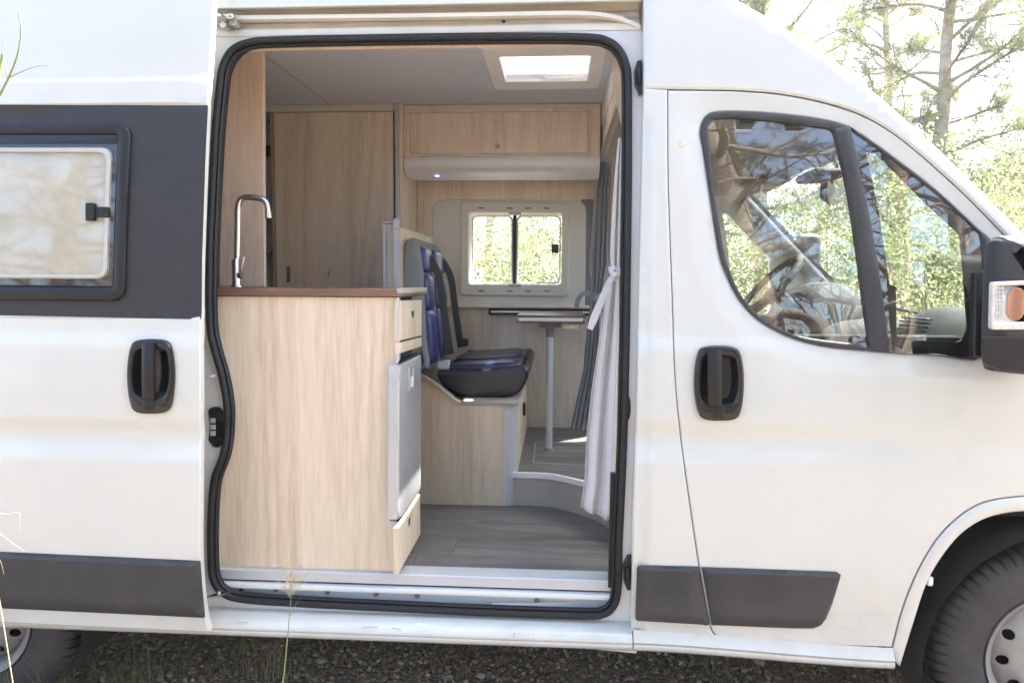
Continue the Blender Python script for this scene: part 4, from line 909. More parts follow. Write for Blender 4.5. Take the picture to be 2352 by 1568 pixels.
MB().box(-1.9, wx(910), WY - .004, WY + .03, wz(256), ZC - .002, .003).build('head_rail', M_CREAM, wr)
MB().box(wx(905), wx(909.5), WY - .002, WY + .02, wz(508), wz(258), .001).build('piano_hinge', M_BLK, wr)
MB().slab(fil([(wx(909), ZC - .003, 0), (wx(918), ZC - .003, 0), (wx(918.5), wz(513), .012), (wx(905.5), wz(513), .012), (wx(905.5), wz(505), .0), (wx(909), wz(502), .005)]), a0=WY - .018, a1=WY + .02, c=.004).build('door_post', M_ALUP, wr)
MB().box(wx(918), wx(918) + .018, WY, YW - .001, FZ + .2, ZC - .002, .001).build('side_wall', M_WOOD, wr)
MB().box(wx(632) - .02, wx(632) - .004, WY + .005, YW - .001, FZ, wz(258), .001).build('inner_wall', M_GREIGE, wr)
ns = MB().box(-1.88, wx(632) - .02, 1.78, YW - .001, FZ, wz(258), .001).build('niche_back', M_CEIL, wr)
for py in (466, 576):
    z_ = U(618, py, Y=1.52)[2]; MB().box(-1.88, wx(632) - .022, 1.5, 1.78, z_ - .012, z_, .002).build('niche_shelf', M_GREIGE, wr)
for px in (606, 624):
    a = U(px, 347, Y=1.62); MB().box(a[0] - .018, a[0] + .018, 1.60, 1.64, a[2] - .03, a[2] + .03, .006).build('switch_box', M_BLK, wr)
# overhead locker with its light strip
OY = 1.47
oc = thing('overhead_locker', (-.3, 1.65, 2.0), 'long wooden overhead locker above the rear window, light strip along its lower edge', 'cabinet')
ox = lambda px: U(px, 300, Y=OY)[0]; oz = lambda py: U(1140, py, Y=OY)[2]
xa, xb = wx(918) + .019, .20
do, di = rect(ox(941), ox(1351), oz(353), oz(257), .004), None
MB().slab(rect(xa, xb, oz(360), ZC - .003), [rect(ox(941), ox(1351), oz(353), oz(257))], a0=OY, a1=OY + .018, c=.001).build('locker_frame', M_WOOD, oc)
lf = MB().slab(rect(ox(941) + .0015, ox(1351) - .0015, oz(353) + .0015, oz(257) - .002), a0=OY - .001, a1=OY + .016, c=.0015, ms=.1).build('locker_flap', wood('ash locker flap', *ASH), oc)
MB().box(xa, xb, OY - .004, OY + .02, oz(250), oz(241), .003).build('head_rail', M_CREAM, oc)
c = U(1143, 335, Y=OY); MB().lathe([(.0001, -.009), (.009, -.009), (.012, -.005), (.013, .001)], c, 20).lathe([(.0001, -.0102), (.006, -.0102), (.006, -.008)], c, 14).build('knob', M_ALUP, lf)
MB().box(xa, xb, OY + .02, YW - .001, oz(362) - .0, oz(360), .001).build('locker_floor', M_WOOD, oc)
zA, zB = oz(360), oz(392)
lsec = crom([(OY + .02, zA + .001), (OY - .012, zA), (OY - .028, zA - .025), (OY - .022, zA - .055), (OY + .01, zA - .078), (OY + .06, zA - .088), (OY + .16, zA - .092), (OY + .2, zA - .06)], 5)
ls = MB().extr(lsec, xa + .012, xb, 3); 
cap_ = [(y, z) for y, z in lsec]
ls.slab(cap_, axis='X', a0=xa + .004, a1=xa + .0125, c=.002, ms=.05)
lsb = ls.build('light_strip', M_STRIP, oc, 50)
led, tld, bld = newmat('blue led'); bld.inputs['Emission Color'].default_value = (.12, .1, 1, 1); bld.inputs['Emission Strength'].default_value = 4.0; bld.inputs['Base Color'].default_value = (.05, .05, .3, 1)
c = U(1003, 391, Y=OY + .03); MB().box(c[0] - .009, c[0] + .009, OY + .035, OY + .045, zA - .0895, zA - .0855, .001).build('touch_led', led, lsb)
MB().box(xa + .0, xa + .03, YW - .03, YW - .001, FZ + .3, zA, .002).build('wall_batten', M_WOOD, oc)
# locker above the cab
CX_ = .205
cl = thing('cab_locker', (CX_ + .1, 1.0, 1.95), 'wood and white overhead locker above the passage to the cab, seen edge on', 'cabinet')
def xf(px): return xface(px, CX_)
top_w = [(1.83, ZC - .003), (.27, ZC - .003), (.27, 1.92), (.36, 1.98), (.55, 1.99)] 
pw = [(1.83, ZC - .003), (.24, ZC - .003), (.24, 1.93)] + [tuple(p) for p in xf([(1425, 300), (1414, 246), (1395, 306), (1373, 382)])] + [(1.83, 1.83)]
MB().slab(pw, axis='X', a0=CX_ + .006, a1=CX_ + .03, c=.001, ms=.08).build('side_board', M_WOOD, cl)
MB().slab(fil([(1.82, ZC - .006, .01), (*xf([(1407, 118)])[0], .01), (*xf([(1407, 212)])[0], .05), (*xf([(1373, 312)])[0], .02), (1.82, xf([(1373, 312)])[0][1], .01)]), axis='X', a0=CX_, a1=CX_ + .006, c=.002).build('white_panel', M_WHITEPL, cl)
e3 = [np.array([CX_ + .004, *p]) for p in xf([(1415, 244), (1395, 306), (1373, 382)])]
MB().sweep(e3, [(-.006, -.006), (.006, -.006), (.006, .006), (-.006, .006)], up=(1, 0, 0)).build('edge_trim', M_ALUP, cl)

# bench box with its alu corner, two-seat bench on it
BY = .84
bb = thing('bench_box', (-.4, 1.2, FZ), 'pale wooden bench box with rounded metal corner, under the blue double seat', 'bench base')
bo = u2([(930, 850), (969, 862), (990, 872), (1012, 886), (1035, 905), (1048, 915), (1060, 920), (1158, 921), (1159, 1168), (930, 1160)], BY)
bo[-1] = (bo[-1][0], FZ + .001); bo[-2] = (bo[-2][0], FZ + .001)
MB().slab(bo, a0=BY, a1=BY + .018, c=.001, ms=.08).build('side_panel', M_WOODK, bb)
sl_ = u2([(1058, 920), (1190, 921), (1190, 931), (1060, 930)], BY - .006)
MB().box(sl_[0][0], sl_[1][0] + .004, BY - .008, 1.82, sl_[2][1], sl_[0][1], .003).build('seat_board', M_GREIGE, bb)
cx0, cx1 = U(1159, 1000, Y=BY)[0], U(1189, 1000, Y=BY)[0]
rr_ = cx1 - cx0; q = [(cx0 + rr_ * math.sin(t), BY + .002 + rr_ - rr_ * math.cos(t)) for t in np.linspace(0, math.pi / 2, 10)]
MB().sheet([[(x, y, z) for x, y in [(cx0 - .006, BY - .002)] + q + [(cx1, BY + .07)]] for z in (FZ + .001, sl_[2][1])]).build('corner_profile', M_ALUP, bb, 60)
MB().box(cx1 - .02, cx1 - .001, BY + .068, 1.82, FZ + .001, sl_[2][1], .001).build('front_panel', M_WOODK, bb)
ce = crom([(p[0], BY - .001, p[1]) for p in u2([(945, 855), (969, 862), (990, 872), (1012, 886), (1035, 905), (1048, 915), (1060, 920)], BY)], 4)
MB().sweep(ce, [(-.004, -.004), (.004, -.004), (.004, .02), (-.004, .02)]).build('edge_profile', M_ALU, bb)
a = U(1209, 968, Y=1.0); MB().box(cx1 - .002, cx1 + .012, 1.30, 1.34, a[2] - .03, a[2] + .03, .004).build('heater_vent', M_BLK, bb)
# partition behind the seat
sp_ = thing('seat_partition', (-.68, 1.2, FZ), 'low wooden partition with metal edging behind the backrests of the blue seats', 'partition')
PX_ = -.672
zt0, zt1 = U(914, 524, Y=.86)[2], U(990, 547, Y=1.66)[2]
MB().slab(fil([(.86, FZ), (.86, zt0, .02), (1.66, zt1), (1.66, FZ)]), axis='X', a0=PX_ + .01, a1=PX_ - .01, c=.001, ms=.1).build('board', M_WOOD, sp_)
MB().sweep(crom([(PX_, .857, FZ), (PX_, .857, zt0 - .06), (PX_, .862, zt0 - .012), (PX_, .885, zt0 + .001), (PX_, 1.2, zt0 + (zt1 - zt0) * .42 + .001), (PX_, 1.66, zt1)], 5), [(-.013, -.004), (.013, -.004), (.013, .004), (-.013, .004)], up=(0, -1, .01)).build('edge_strip', M_ALUP, sp_)
a0_, a1_ = U(881, 560, Y=.90)[0], U(909, 560, Y=.90)[0]; zt_ = U(890, 512, Y=.90)[2]
MB().slab(fil([(a0_, FZ), (a0_, zt_, .02), (a1_, zt_), (a1_, FZ)]), a0=.90, a1=.92, c=.001).build('end_board', M_WOOD, sp_)
m = MB().box(a0_ - .004, a0_ + .014, .888, .90, FZ, zt_ - .004, .004); m.box(a0_ - .002, a1_, .888, .90, zt_ - .004, zt_ + .006, .003); m.build('edge_strip', M_ALUP, sp_)
# seats
seat = thing('double_seat', (-.4, 1.33, sl_[0][1]), 'dark blue two-person passenger seat with seat belts on the wooden bench box', 'seat')
def prof(px, Y): return [tuple(U(x, y, Y=Y)[[0, 2]]) for x, y in px]
pb = crom(prof([(916, 840), (916, 660), (919, 600), (928, 558), (940, 546), (952, 548), (963, 566), (970, 620), (974, 700), (979, 780), (985, 838), (975, 850)], .93), 3, True)
pc = crom(prof([(1003, 855), (1025, 851), (1080, 850), (1140, 845), (1185, 838), (1204, 838), (1213, 852), (1210, 875), (1196, 898), (1175, 911), (1120, 917), (1070, 914), (1040, 905), (1012, 880)], .93), 3, True)
xf_ = [U(x, y, Y=.93) for x, y in ((966, 566), (971, 625), (972, 632), (976, 712), (977, 718), (986, 835))]
for j, (y0, y1) in enumerate(((.93, 1.14), (1.20, 1.50))):
    br = rounded(MB(), pb, y0, y1, .024, ms=.02).build('backrest', M_SEATG, seat, 70)
    for (a, b, th) in ((xf_[0], xf_[1], .018), (xf_[2], xf_[3], .02), (xf_[4], xf_[5], .024)):
        pr = [(a[0] - .05, a[2]), (a[0] + .008, a[2] - .004), ((a[0] + b[0]) / 2 + th * .75, (a[2] + b[2]) / 2), (b[0] + .010, b[2] + .004), (b[0] - .05, b[2])]
        pr = crom(pr, 4, True); rounded(MB(), pr, y0 + .02, y1 - .02, .022, ms=.012).build('back_pad', M_SEATB, br, 70)
    cu = rounded(MB(), pc, y0 - .005, y1 + (.23 if j else .05), .018, 5, ms=.02).build('seat_cushion', M_SEATN, seat, 70)
    # blue centre panel of the cushion
    zt = max(p[1] for p in pc); x0_, x1_ = min(p[0] for p in pc) + .05, max(p[0] for p in pc) - .045
    ct = rounded(MB(), crom([(x0_, zt - .03), (x0_ + .02, zt - .012), ((x0_ + x1_) / 2, zt - .002), (x1_ - .05, zt + .006), (x1_, zt - .004), (x1_, zt - .04)], 4, True), y0 + .03, y1 + (.17 if j else .0), .02, 4, ms=.02).build('seat_panel', M_SEATP, cu, 70)
    b0 = (xf_[0][0] + .0, y1 - .06, xf_[0][2] - .03)
    m = MB().sweep(crom([b0, (xf_[2][0] + .04, y1 - .05, xf_[2][2]), (xf_[4][0] + .05, y1 - .02, xf_[4][2]), (xf_[5][0] + .06, y1 + .005, xf_[5][2] + .02)], 5), [(-.017, -.001), (.017, -.001), (.017, .001), (-.017, .001)], up=(.4, -.9, 0))
    m.build('seat_belt', M_BELT, seat)
for y_, r_ in ((.91, 0), (1.35, 1)):
    c = U(1062, 786, Y=1.55) if r_ else U(1018, 838, Y=.97)
    m = MB().box(c[0] - .025, c[0] + .03, c[1] - .015, c[1] + .015, c[2] - .02, c[2] + .02, .006); m.box(c[0] + .0, c[0] + .032, c[1] - .016, c[1] + .012, c[2] + .012, c[2] + .022, .003, 1)
    m.build('buckle', [M_BELT if r_ else M_ALUP, M_RED if r_ else M_ALUP], seat)
# table
TY0 = 1.17; zt = U(1260, 724, Y=TY0)[2]; TY1 = U(1260, 706, Z=zt)[1]; TY1 = min(TY1, 1.77)
tx0, tx1 = U(1185, 735, Y=TY0)[0], U(1345, 735, Y=TY0)[0]; th_ = zt - U(1260, 743, Y=TY0)[2]
tb = thing('folding_table', ((tx0 + tx1) / 2, 1.3, Z2), 'small dark wooden folding table on a single metal leg by the rear window', 'table')
MB().box(tx0, tx1, TY0 + .004, TY1, zt - .011, zt, .003).build('table_top', M_TABLE, tb)
MB().box(tx0, tx1, TY0 + .004, TY1, zt - th_, zt - th_ + .010, .003).build('table_leaf', M_TABLE, tb)
MB().box(tx0 + .012, tx1 - .012, TY0 + .010, TY1 - .02, zt - th_ + .010, zt - .011, .001).build('edge_strip', M_WHITEPL, tb)
lx = U(1262, 900, Y=1.28)[0]; lY = 1.28
MB().tube([(lx, lY, Z2 + .01), (lx, lY, zt - th_ - .05)], .0165, 14).build('leg', M_ALUP, tb)
MB().tube([(lx, lY, zt - th_ - .07), (lx, lY, zt - th_ - .004)], .020, 14).build('leg_sleeve', M_HEAD, tb)
m = MB(); m.box(lx - .05, lx + .055, lY - .05, lY + .05, zt - th_ - .022, zt - th_ - .001, .003); m.build('bracket', M_HEAD, tb)
MB().box(lx + .06, lx + .13, lY - .06, lY + .05, zt - th_ - .028, zt - th_ - .001, .003).build('wood_stop', M_WOOD, tb)
MB().lathe([(.0001, .012), (.02, .012), (.026, .0), (.026, 0)], (lx, lY, Z2 + .0005), 20, 'Z').build('foot', M_HEAD, tb)
# curtains
def curtain(rows, Yc, amp, nf, name, mat, label, ph=0.0, slant=0.0, tie=None):
    ys = [r[0] for r in rows]; G = []; N = 70
    for py in np.linspace(ys[0], ys[-1], 46):
        xl = np.interp(py, ys, [r[1] for r in rows]); xr_ = np.interp(py, ys, [r[2] for r in rows]); a_ = np.interp(py, ys, [r[3] for r in rows]) if len(rows[0]) > 3 else 1
        row = []
        for k in range(N):
            u = k / (N - 1); f = py + slant * u * sstep(ys[-1] - 250, ys[-1], py)
            uu = u + .02 * math.sin(u * 7 + ph) + .02 * math.sin(py * .006 + u * 5)
            y = Yc + amp * a_ * (math.sin(2 * math.pi * nf * uu + ph + .5 * math.sin(py * .004)) + .2 * math.sin(2 * math.pi * nf * 2.3 * uu + 1.3 + py * .003))
            p = U(xl + (xr_ - xl) * u, f, Y=Yc); row.append((p[0], y, p[2]))
        G.append(row)
    root = thing(name, np.mean(np.array(G[-1]), 0), label, 'curtain')
    o = MB().sheet(G).build('cloth', mat, root, 80); s_ = o.modifiers.new('thickness', 'SOLIDIFY'); s_.thickness = .0015
    return root
c1 = curtain([(318, 1421, 1430, .4), (400, 1413, 1430, .7), (500, 1406, 1430, .8), (590, 1402, 1428, .8), (625, 1405, 1426, .35), (660, 1395, 1428, .7), (760, 1379, 1430, 1), (900, 1358, 1427, 1.1), (1000, 1347, 1424, 1.2), (1100, 1343, 1415, 1.25), (1166, 1333, 1407, 1.3)], .33, .013, 2.3, 'curtain', M_CURT, 'pale grey curtain tied back at the right edge of the door opening', .6, 32)
tb1 = MB().sweep(crom([U(1404, 612, Y=.29), U(1412, 628, Y=.27), U(1424, 618, Y=.28)], 4), [(-.012, -.002), (.012, -.002), (.012, .002), (-.012, .002)], up=(0, -1, 0)); 
tb1.sweep(crom([U(1424, 618, Y=.30), U(1414, 640, Y=.28), U(1403, 640, Y=.27)], 4), [(-.008, -.002), (.008, -.002), (.008, .002), (-.008, .002)])
tb1.sweep(crom([U(1408, 632, Y=.275), U(1397, 652, Y=.26), U(1382, 688, Y=.25), U(1368, 722, Y=.245), U(1355, 756, Y=.245)], 5), [(-.013, -.003), (.013, -.003), (.013, .003), (-.013, .003)], sc=list(np.interp(np.arange(21), [0, 16, 20], [.6, 1, .7])))
tb1.build('tieback', M_CURT, c1, 60)
c2 = curtain([(372, 1380, 1404, .8), (434, 1367, 1402, .8), (602, 1354, 1400, .8), (678, 1358, 1385, .4), (690, 1357, 1383, .35), (803, 1343, 1378, .8), (851, 1340, 1372, .9), (919, 1324, 1362, 1), (984, 1311, 1353, 1.1)], 1.62, .016, 4.0, 'curtain', M_CURTD, 'dark grey curtain tied back beyond the small folding table', 1.1, 3)
m = MB().sweep(crom([U(1357, 676, Y=1.57), U(1370, 684, Y=1.55), U(1386, 680, Y=1.58)], 4), [(-.02, -.003), (.02, -.003), (.02, .003), (-.02, .003)])
m.sweep(crom([U(1357, 676, Y=1.57), U(1340, 674, Y=1.56), U(1328, 688, Y=1.56), U(1324, 706, Y=1.56)], 4), [(-.012, -.003), (.012, -.003), (.012, .003), (-.012, .003)])
m.build('tieback', M_CURTD, c2, 60)
a = U(1328, 1140, Y=.60); 

# ================================================================== outside: ground, gravel, grass, trees
def fastmesh(name, V, F, mat, smooth=False, origin=None, parent=None):
    """V (n,3) float, F (m,k) int; k = 3 or 4"""
    me = bpy.data.meshes.new(name); V = np.asarray(V, np.float32); F = np.asarray(F, np.int32); k = F.shape[1]
    c = np.array(origin, np.float32) if origin is not None else np.array([*((V.min(0) + V.max(0)) / 2)[:2], V[:, 2].min()], np.float32)
    me.vertices.add(len(V)); me.vertices.foreach_set('co', (V - c).ravel())
    me.loops.add(F.size); me.loops.foreach_set('vertex_index', F.ravel())
    me.polygons.add(len(F)); me.polygons.foreach_set('loop_start', np.arange(0, F.size, k, dtype=np.int32)); me.polygons.foreach_set('loop_total', np.full(len(F), k, np.int32))
    me.polygons.foreach_set('use_smooth', np.full(len(F), smooth)); me.update(calc_edges=True); me.validate()
    me.materials.append(mat); o = bpy.data.objects.new(name, me); COL.objects.link(o); place(o, c, parent); return o
# ground sheet
mg, t, b = newmat('stony earth'); b.inputs['Roughness'].default_value = .95
mp = coords(t, (1, 1, 1)); n1_ = nd(t, 'ShaderNodeTexNoise', i_Scale=1.3, i_Detail=8.0); n2_ = nd(t, 'ShaderNodeTexNoise', i_Scale=45.0, i_Detail=6.0); vo = nd(t, 'ShaderNodeTexVoronoi', i_Scale=60.0)
for n in (n1_, n2_, vo): t.links.new(mp.outputs[0], n.inputs['Vector'])
r1 = ramp(t, n1_.outputs[0], [(.3, (.18, .135, .10)), (.55, (.24, .19, .15)), (.75, (.30, .26, .205))]); r2 = ramp(t, n2_.outputs[0], [(.3, (.45, .42, .4)), (.7, (1.3, 1.25, 1.2))])
mm = nd(t, 'ShaderNodeMixRGB', blend_type='MULTIPLY'); mm.inputs[0].default_value = 1; t.links.new(r1.outputs[0], mm.inputs[1]); t.links.new(r2.outputs[0], mm.inputs[2]); t.links.new(mm.outputs[0], b.inputs['Base Color'])
ad = nd(t, 'ShaderNodeMath', operation='ADD'); t.links.new(n2_.outputs[0], ad.inputs[0]); t.links.new(vo.outputs[0], ad.inputs[1])
bp = nd(t, 'ShaderNodeBump', i_Strength=1.0, i_Distance=.02); t.links.new(ad.outputs[0], bp.inputs['Height']); t.links.new(bp.outputs[0], b.inputs['Normal'])
def gz(x, y):
    near_ = np.exp(-((np.asarray(x) / 4) ** 2 + ((np.asarray(y) - .7) / 3) ** 2))
    return .012 * np.sin(np.asarray(x) * 5.1 + .7) * np.cos(np.asarray(y) * 6.3) * near_ - .03 * near_ * 0
xs = np.concatenate([[-400, -150, -60, -25, -12, -7], np.linspace(-4.5, 4.5, 100), [7, 12, 25, 60, 150, 400]]); ysg = np.concatenate([[-400, -150, -60, -25, -12, -7], np.linspace(-4, 4, 90), [7, 12, 25, 60, 150, 400]])
GX, GY = np.meshgrid(xs, ysg, indexing='ij'); GV = np.stack([GX, GY, gz(GX, GY)], -1).reshape(-1, 3); nb = len(ysg)
GF = np.array([(i * nb + j, (i + 1) * nb + j, (i + 1) * nb + j + 1, i * nb + j + 1) for i in range(len(xs) - 1) for j in range(nb - 1)])
g = fastmesh('ground', GV, GF, mg, True, origin=(0, 0, 0)); tag(g, 'dark stony earth with gravel and dry litter under the van', None, None, 'structure')
# gravel
import bmesh
bm = bmesh.new(); bmesh.ops.create_icosphere(bm, subdivisions=1, radius=1); IV = np.array([v.co for v in bm.verts]); IF = np.array([[v.index for v in f.verts] for f in bm.faces]); bm.free()
def stones(n, xr, yr, s0, s1, rng, pw=2.2):
    V = []; P = np.stack([rng.uniform(*xr, n), rng.uniform(*yr, n)], 1); s = s0 + (s1 - s0) * rng.random(n) ** pw
    q = rng.normal(size=(n, 3, 3)); q = np.linalg.qr(q)[0]
    jit = 1 + rng.uniform(-.38, .38, (n, len(IV), 1)); st = rng.uniform(.6, 1.15, (n, 1, 3))
    W_ = (IV[None] * jit * st) @ q * s[:, None, None]; W_[:, :, 2] *= .75
    W_[:, :, 0] += P[:, :1]; W_[:, :, 1] += P[:, 1:]; W_[:, :, 2] += (gz(P[:, 0], P[:, 1]) + s * .25)[:, None]
    return W_.reshape(-1, 3), (IF[None] + (np.arange(n) * len(IV))[:, None, None]).reshape(-1, 3)
M_PEB, t, b = newmat('pebbles'); gi = nd(t, 'ShaderNodeNewGeometry'); b.inputs['Roughness'].default_value = .85
r = ramp(t, gi.outputs['Random Per Island'], [(0, (.19, .12, .08)), (.35, (.30, .205, .14)), (.7, (.38, .29, .215)), (1, (.52, .44, .35))]); t.links.new(r.outputs[0], b.inputs['Base Color'])
V, F = stones(20000, (-1.9, 1.9), (.35, 1.3), .0018, .0125, RNG, 3.6); V2, F2 = stones(5000, (-3, 3), (-4, .35), .004, .02, RNG)
gr = fastmesh('gravel', np.concatenate([V, V2]), np.concatenate([F, F2 + len(V)]), M_PEB, False); tag(gr, 'loose brown and grey gravel scattered over the ground', None, None, 'stuff')
def rock(px, py, s, label, mat, seed, flat=.7):
    p = U(px, py, Z=.01); rg = np.random.default_rng(seed)
    bm = bmesh.new(); bmesh.ops.create_icosphere(bm, subdivisions=3, radius=1); v = np.array([q.co for q in bm.verts]); f = np.array([[q.index for q in k.verts] for k in bm.faces]); bm.free()
    d = np.ones(len(v))
    for _ in range(10): n = rg.normal(size=3); n /= np.linalg.norm(n); d *= 1 - .16 * sstep(.55, .9, v @ n)
    v = v * d[:, None] * np.array([1, .8, flat]) * s + p + np.array([0, s * .8, s * flat * .45])
    o = fastmesh('stone', v, f, mat, True); tag(o, label, 'stone', 'larger stones on the gravel'); return o
M_STONE = plain('pale stone', (.33, .30, .26), .85, var=.25, vs=20, bump=.5, bs=90); M_STONE2 = plain('grey stone', (.22, .205, .19), .85, var=.25, vs=20, bump=.5, bs=90)
rock(1749, 1532, .030, 'large pale rounded stone under the sill below the front door', M_STONE, 3)
rock(1712, 1545, .016, 'small pale stone to the left of the large rounded stone', M_STONE, 4)
rock(1722, 1562, .015, 'small angular stone at the bottom edge below the front door', M_STONE2, 5)
rock(733, 1524, .026, 'flat grey stone under the door step, right of the tall grass stem', M_STONE2, 6, .5)
rock(1030, 1562, .020, 'brownish stone at the bottom edge in the middle under the step', M_STONE2, 8)
rock(1105, 1558, .016, 'pale stone at the bottom edge right of the middle', M_STONE, 9)
rock(505, 1516, .014, 'little grey stone near the dry tuft under the sliding door corner', M_STONE2, 10)
# blades
def blades(n, cen, spread, h0, h1, w, rng, lean=.5, seg=3):
    P = np.stack([rng.normal(cen[0], spread[0], n), rng.normal(cen[1], spread[1], n)], 1); h = rng.uniform(h0, h1, n); a = rng.uniform(0, 2 * np.pi, n); l = rng.uniform(.1, lean, n) * h
    d = np.stack([np.cos(a), np.sin(a)], 1); s = np.stack([-d[:, 1], d[:, 0]], 1) * w; V = []; F = []
    for k in range(seg + 1):
        t = k / seg; c = P + d * (l * t ** 1.8)[:, None]; z = gz(P[:, 0], P[:, 1]) + h * (t - .25 * t ** 3 * l / h); ww = 1 - t * .9
        V.append(np.stack([np.concatenate([c + s * ww, z[:, None]], 1), np.concatenate([c - s * ww, z[:, None]], 1)], 1))
    V = np.stack(V, 1).reshape(-1, 3); m_ = 2 * (seg + 1)
    for k in range(seg): F.append(np.stack([np.arange(n) * m_ + 2 * k + q for q in (0, 1, 3, 2)], 1))
    return V, np.concatenate(F)
def tuft(px, py, n, sp, h0, h1, w, mat, label, seed, lean=.7):
    p = U(px, py, Z=0.0); V, F = blades(n, p[:2], (sp, sp * .6), h0, h1, w, np.random.default_rng(seed), lean)
    tag(fastmesh('grass_tuft', V, F, mat, False), label, 'grass tuft', 'grass tufts by the van')
tuft(95, 1640, 150, .11, .12, .40, .0017, M_GRASS, 'green grass tuft in front of the rear tyre', 1)
tuft(300, 1600, 130, .10, .06, .24, .0015, M_GRASS, 'bushy green grass tuft right of the rear tyre', 2, 1.0)
tuft(620, 1545, 120, .06, .05, .19, .0014, M_DRY, 'dry yellow grass tuft left of the tall stem', 3, 1.0)
tuft(560, 1500, 40, .03, .04, .13, .0012, M_DRY, 'small dry grass tuft under the corner of the sliding door', 4)
tuft(1660, 1545, 22, .05, .05, .12, .0010, M_DRY, 'sparse dry grass tuft below the front door trim', 5)
Vs, Fs = [], []
for k in range(420):
    x, y = RNG.uniform(-2.2, 2), RNG.uniform(.4, 1.4); V, F = blades(7, (x, y), (.02, .02), .015, .07, .001, RNG, 1.3); Fs.append(F + sum(len(q) for q in Vs)); Vs.append(V)
for k in range(500):
    x, y = RNG.uniform(-7, 8), RNG.choice([RNG.uniform(-7, -3.2), RNG.uniform(3, 9)]); V, F = blades(26, (x, y), (.12, .12), .1, .4, .004, RNG, .8); Fs.append(F + sum(len(q) for q in Vs)); Vs.append(V)
tag(fastmesh('grass', np.concatenate(Vs), np.concatenate(Fs), M_DRY), 'thin dry grass blades growing through the gravel', None, None, 'stuff')
# pine litter: fallen needles and twigs
Vs, Fs = [], []
n = 8000; P = np.stack([RNG.uniform(-1.8, 1.8, n), RNG.uniform(.4, 1.4, n)], 1); a = RNG.uniform(0, math.pi, n); L = RNG.uniform(.012, .05, n); d = np.stack([np.cos(a), np.sin(a)], 1) * L[:, None]; s = np.stack([-np.sin(a), np.cos(a)], 1) * .0012
z = gz(P[:, 0], P[:, 1]) + RNG.uniform(.003, .014, n); zz2 = z + RNG.uniform(-.002, .008, n)
V = np.stack([np.c_[P + s, z], np.c_[P - s, z], np.c_[P + d - s, zz2], np.c_[P + d + s, zz2]], 1).reshape(-1, 3)
tag(fastmesh('dry_litter', V, np.arange(4 * n).reshape(-1, 4), M_DRY), 'fallen dry needles and bits of straw on the gravel', None, None, 'stuff')
# tall grass stems close to the camera
M_STEM = plain('green grass stem', (.20, .24, .10), .6, var=.2, vs=30); M_STRAW = plain('straw', (.42, .37, .22), .7, var=.2, vs=30)
def stem(pts, r, mat, label, heads=(), root=None):
    P = crom([U(x, y, Y=Y) for x, y, Y in pts], 6); P0 = P[0].copy(); 
    base = np.array([P0[0] + (P[0][0] - P[3][0]) * .5, P0[1], 0]) if root is None else np.array(root)
    lead = [base, base * .6 + P0 * .4 + np.array([0, 0, .02])]; path = crom(lead + list(P), 4); o = thing('wild_grass', base, label, 'tall grass')
    MB().tube(path, r, 6, sc=np.linspace(1.2, .5, len(path))).build('stalk', mat, o, 80)
    for q in heads:
        H = crom([U(x, y, Y=Y) for x, y, Y in q], 5); MB().tube(H, r * .55, 5, sc=np.linspace(1, .35, len(H))).build('side_stalk', mat, o, 80)
    return o
s1 = stem([(650, 1568, -.25), (655, 1520, -.25), (661, 1460, -.25), (665, 1410, -.25), (669, 1370, -.25)], .0018, M_STEM, 'tall thin green grass stem with feathery seed head before the door step', [[(664, 1418, -.25), (675, 1395, -.25), (690, 1370, -.25)]])
ms = MB(); rg = np.random.default_rng(5)
for k in range(60):
    a = np.array([669 + rg.normal(0, 4), 1372 - rg.uniform(0, 40)]); b = a + np.array([rg.normal(4, 20), -rg.uniform(6, 42)])
    A, B = U(*a, Y=-.25 + rg.normal(0, .01)), U(*b, Y=-.25 + rg.normal(0, .025)); ms.tube([A, (A + B) / 2 + np.array([0, 0, .004]), B], .0004, 4); 
    q = B - A; q /= np.linalg.norm(q); ms.tube([B, B + q * .005, B + q * .011], .0013, 5, sc=[.5, 1, .2])
ms.build('seed_head', M_STRAW, s1, 80)
stem([(-12, 240, -1.05), (18, 183, -1.05), (36, 140, -1.05), (46, 100, -1.05), (48, 60, -1.05), (44, 40, -1.05), (42, 24, -1.05)], .0016, M_STEM, 'pale grass stem with forked tip in front of the upper sliding door', [[(22, 178, -1.05), (50, 165, -1.05), (80, 154, -1.05), (112, 150, -1.05)], [(18, 183, -1.05), (12, 150, -1.05), (5, 120, -1.05), (8, 92, -1.05)]], root=(-1.25, -1.05, 0))
stem([(-14, 1296, -.6), (-6, 1190, -.6), (20, 1181, -.6), (43, 1178, -.6), (45, 1200, -.6), (45, 1226, -.6)], .0011, M_STRAW, 'bent straw stem in front of the lower left sliding door', [[(-10, 1216, -.6), (20, 1240, -.6), (58, 1267, -.6)], [(-12, 1270, -.6), (2, 1290, -.6), (9, 1318, -.6)]], root=(-1.2, -.6, 0))

